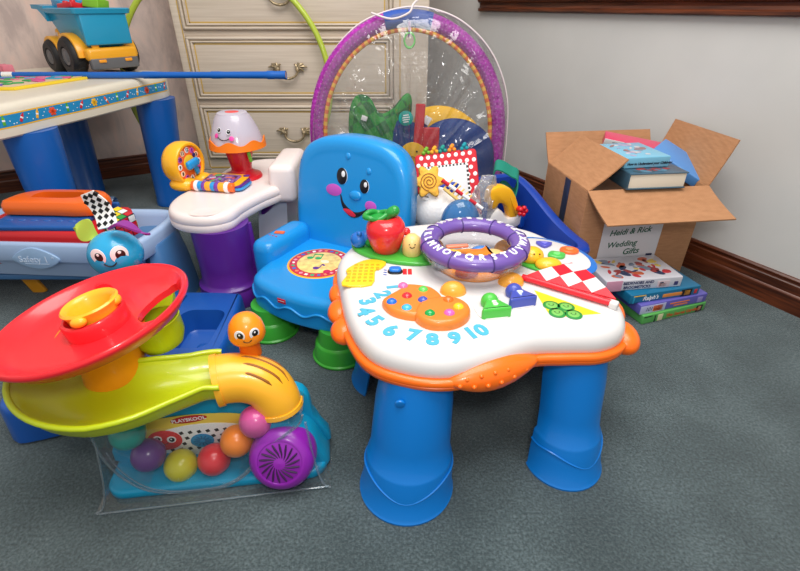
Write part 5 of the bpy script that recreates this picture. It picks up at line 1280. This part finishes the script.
book('video_case', 'green spined case lettered The Secret Garden, bottom of the stack by the box', 'video case', T(.70, 1.128, 0) @ RZ(19), .236, .135, .030, (88, 168, 84), G1,
     spine=[('t', 'The Secret Garden', .016, (.085, .013), (196, 84, 36), .15), ('r', .064, .013, .018, .022, (220, 214, 170)), ('r', .212, .013, .024, .022, (40, 36, 34)), ('r', .212, .013, .012, .016, (206, 150, 110)), ('r', .045, .013, .004, .024, (40, 60, 40)), ('r', .018, .0245, .03, .003, (20, 20, 20))])
book('video_case', 'purple and white case directly above the green one in the stack', 'video case', T(.688, 1.135, .0302) @ RZ(17), .24, .135, .031, (98, 92, 178), G1,
     spine=[('r', .045, .0135, .088, .0262, (186, 188, 220)), ('t', '101', .017, (.018, .0135), (50, 50, 90), .2), ('r', .062, .0135, .034, .020, (226, 110, 60)), ('r', .06, .010, .022, .008, (196, 50, 50)), ('r', .14, .018, .07, .004, (226, 120, 50)), ('r', .145, .010, .05, .004, (226, 120, 50)), ('r', .215, .0135, .018, .018, (150, 140, 200))])
book('video_case', "teal case lettered Ralph's, second from the top of the stack", 'video case', T(.655, 1.142, .0614) @ RZ(14), .236, .132, .030, (20, 110, 150), G1,
     spine=[('t', "Ralph's", .0185, (.042, .0125), (240, 240, 240), .25), ('r', .142, .0125, .066, .011, (226, 140, 60)), ('r', .190, .0125, .036, .023, (24, 24, 30)), ('r', .192, .0125, .02, .016, (200, 140, 60)), ('r', .222, .0125, .010, .014, (200, 50, 60)), ('r', .03, .0235, .04, .003, (230, 180, 60)), ('r', .012, .0125, .006, .024, (40, 150, 190))])
book('video_case', 'white and pink picture case lying on top of the stack', 'video case', T(.585, 1.160, .0916) @ RZ(8), .236, .140, .034, (206, 204, 212), G1, seed=4,
     art=((190, 50, 60), (50, 60, 90), (196, 92, 56), (120, 130, 150), (220, 190, 90), (150, 60, 60)),
     spine=[('t', 'BEDKNOBS AND', .0125, (.052, .0235), (50, 56, 100)), ('t', 'BROOMSTICKS', .0125, (.055, .0095), (50, 56, 100)), ('r', .178, .013, .038, .022, (214, 190, 196)), ('r', .176, .011, .022, .012, (206, 90, 46)), ('r', .172, .018, .012, .006, (60, 60, 90)), ('r', .218, .013, .012, .012, (60, 60, 110)), ('r', .025, .017, .048, .0335, (214, 150, 176))])
# pink wash along the left of the top case
# inside the box
book('book', 'thick dark book flat in the cardboard box just beneath the white paged one', 'book', XF @ T(.03, .02, .245), .30, .24, .05, (40, 34, 40), G2, hard=True)
book('book', 'big plain book lying deepest in the cardboard box', 'book', XF @ T(.025, .02, .185), .32, .25, .055, (90, 40, 40), G2, hard=True)
book('book', 'dark stacked book filling the lower part of the cardboard box', 'book', XF @ T(.02, .02, .125), .33, .25, .055, (30, 50, 80), G2, hard=True)
book('book', 'brown stacked book near the bottom of the cardboard box', 'book', XF @ T(.02, .02, .065), .33, .25, .055, (110, 80, 50), G2, hard=True)
book('book', 'black stacked book on the bottom of the cardboard box', 'book', XF @ T(.02, .02, .006), .33, .25, .055, (20, 20, 24), G2, hard=True)
book('book', 'closed hardback book showing white page edges at the front of the box', 'book', XF @ T(.106, -.016, .345) @ RZ(-1), .178, .13, .046, (60, 92, 112), G2, hard=True, pagecol=(248, 244, 236), art=((90, 130, 150), (150, 60, 60), (60, 80, 90)))
book('book', 'pale blue book lettered about children lying on the white paged book', 'book', XF @ T(.112, .03, .392) @ RZ(2), .142, .16, .032, (120, 186, 214), G2, seed=8,
     art=((200, 196, 200), (150, 110, 110), (170, 160, 190)), spine=[('t', 'How to Understand your Children!', .0098, (.008, .013), (24, 30, 50), .1)])
book('book', 'bright blue case tilted down to the right inside the box', 'book', XF @ T(.268, .165, .384) @ RZ(-48) @ RY(24) @ RX(10), .165, .10, .032, (84, 140, 204), G2,
     spine=[('t', 'STORIES', .016, (.05, .017), (40, 90, 160))])
book('book', 'red and yellow picture book with a white end tilted at the back of the box', 'book', XF @ T(.150, .236, .402) @ RZ(-24) @ RY(8) @ RX(14), .19, .055, .03, (206, 70, 100), G2,
     spine=[('r', .03, .015, .06, .030, (226, 222, 222)), ('r', .035, .015, .02, .018, (60, 80, 150)), ('r', .085, .015, .03, .028, (244, 190, 60)), ('r', .165, .015, .04, .029, (90, 120, 190))])
# ------------------------------------------------------------------ camera and light
cam = bpy.data.cameras.new('camera'); co = bpy.data.objects.new('camera', cam); COL.objects.link(co)
co.location = (0, 0, .8); co.rotation_euler = (R(90-30.6), 0, 0)
cam.sensor_fit = 'HORIZONTAL'; cam.sensor_width = 36; cam.lens = 475/800*36; cam.clip_start = .02
SC.camera = co
def area(name, loc, target, size, power, col=(1, 1, 1)):
    l = bpy.data.lights.new(name, 'AREA'); l.size = size; l.energy = power; l.color = col
    o = bpy.data.objects.new(name, l); COL.objects.link(o); o.location = loc
    o.rotation_euler = (V(target)-V(loc)).to_track_quat('-Z', 'Y').to_euler(); return o
area('ceiling_bounce', (.15, .75, 2.3), (.0, 1.3, .2), 1.5, 46, (1, .975, .94))
area('camera_flash', (.05, -.05, 1.05), (.0, 2.2, .5), .16, 4.5, (1, .98, .96))
w = bpy.data.worlds.new('room_light'); SC.world = w; w.use_nodes = True
w.node_tree.nodes['Background'].inputs[0].default_value = (1, .98, .95, 1); w.node_tree.nodes['Background'].inputs[1].default_value = .50
SC.view_settings.view_transform = 'Standard'; SC.view_settings.look = 'None'; SC.view_settings.gamma = 1; SC.view_settings.exposure = .18
SC.view_settings.use_curve_mapping = False
SC.cycles.max_bounces = 10; SC.cycles.transparent_max_bounces = 16; SC.cycles.caustics_reflective = False; SC.cycles.caustics_refractive = False
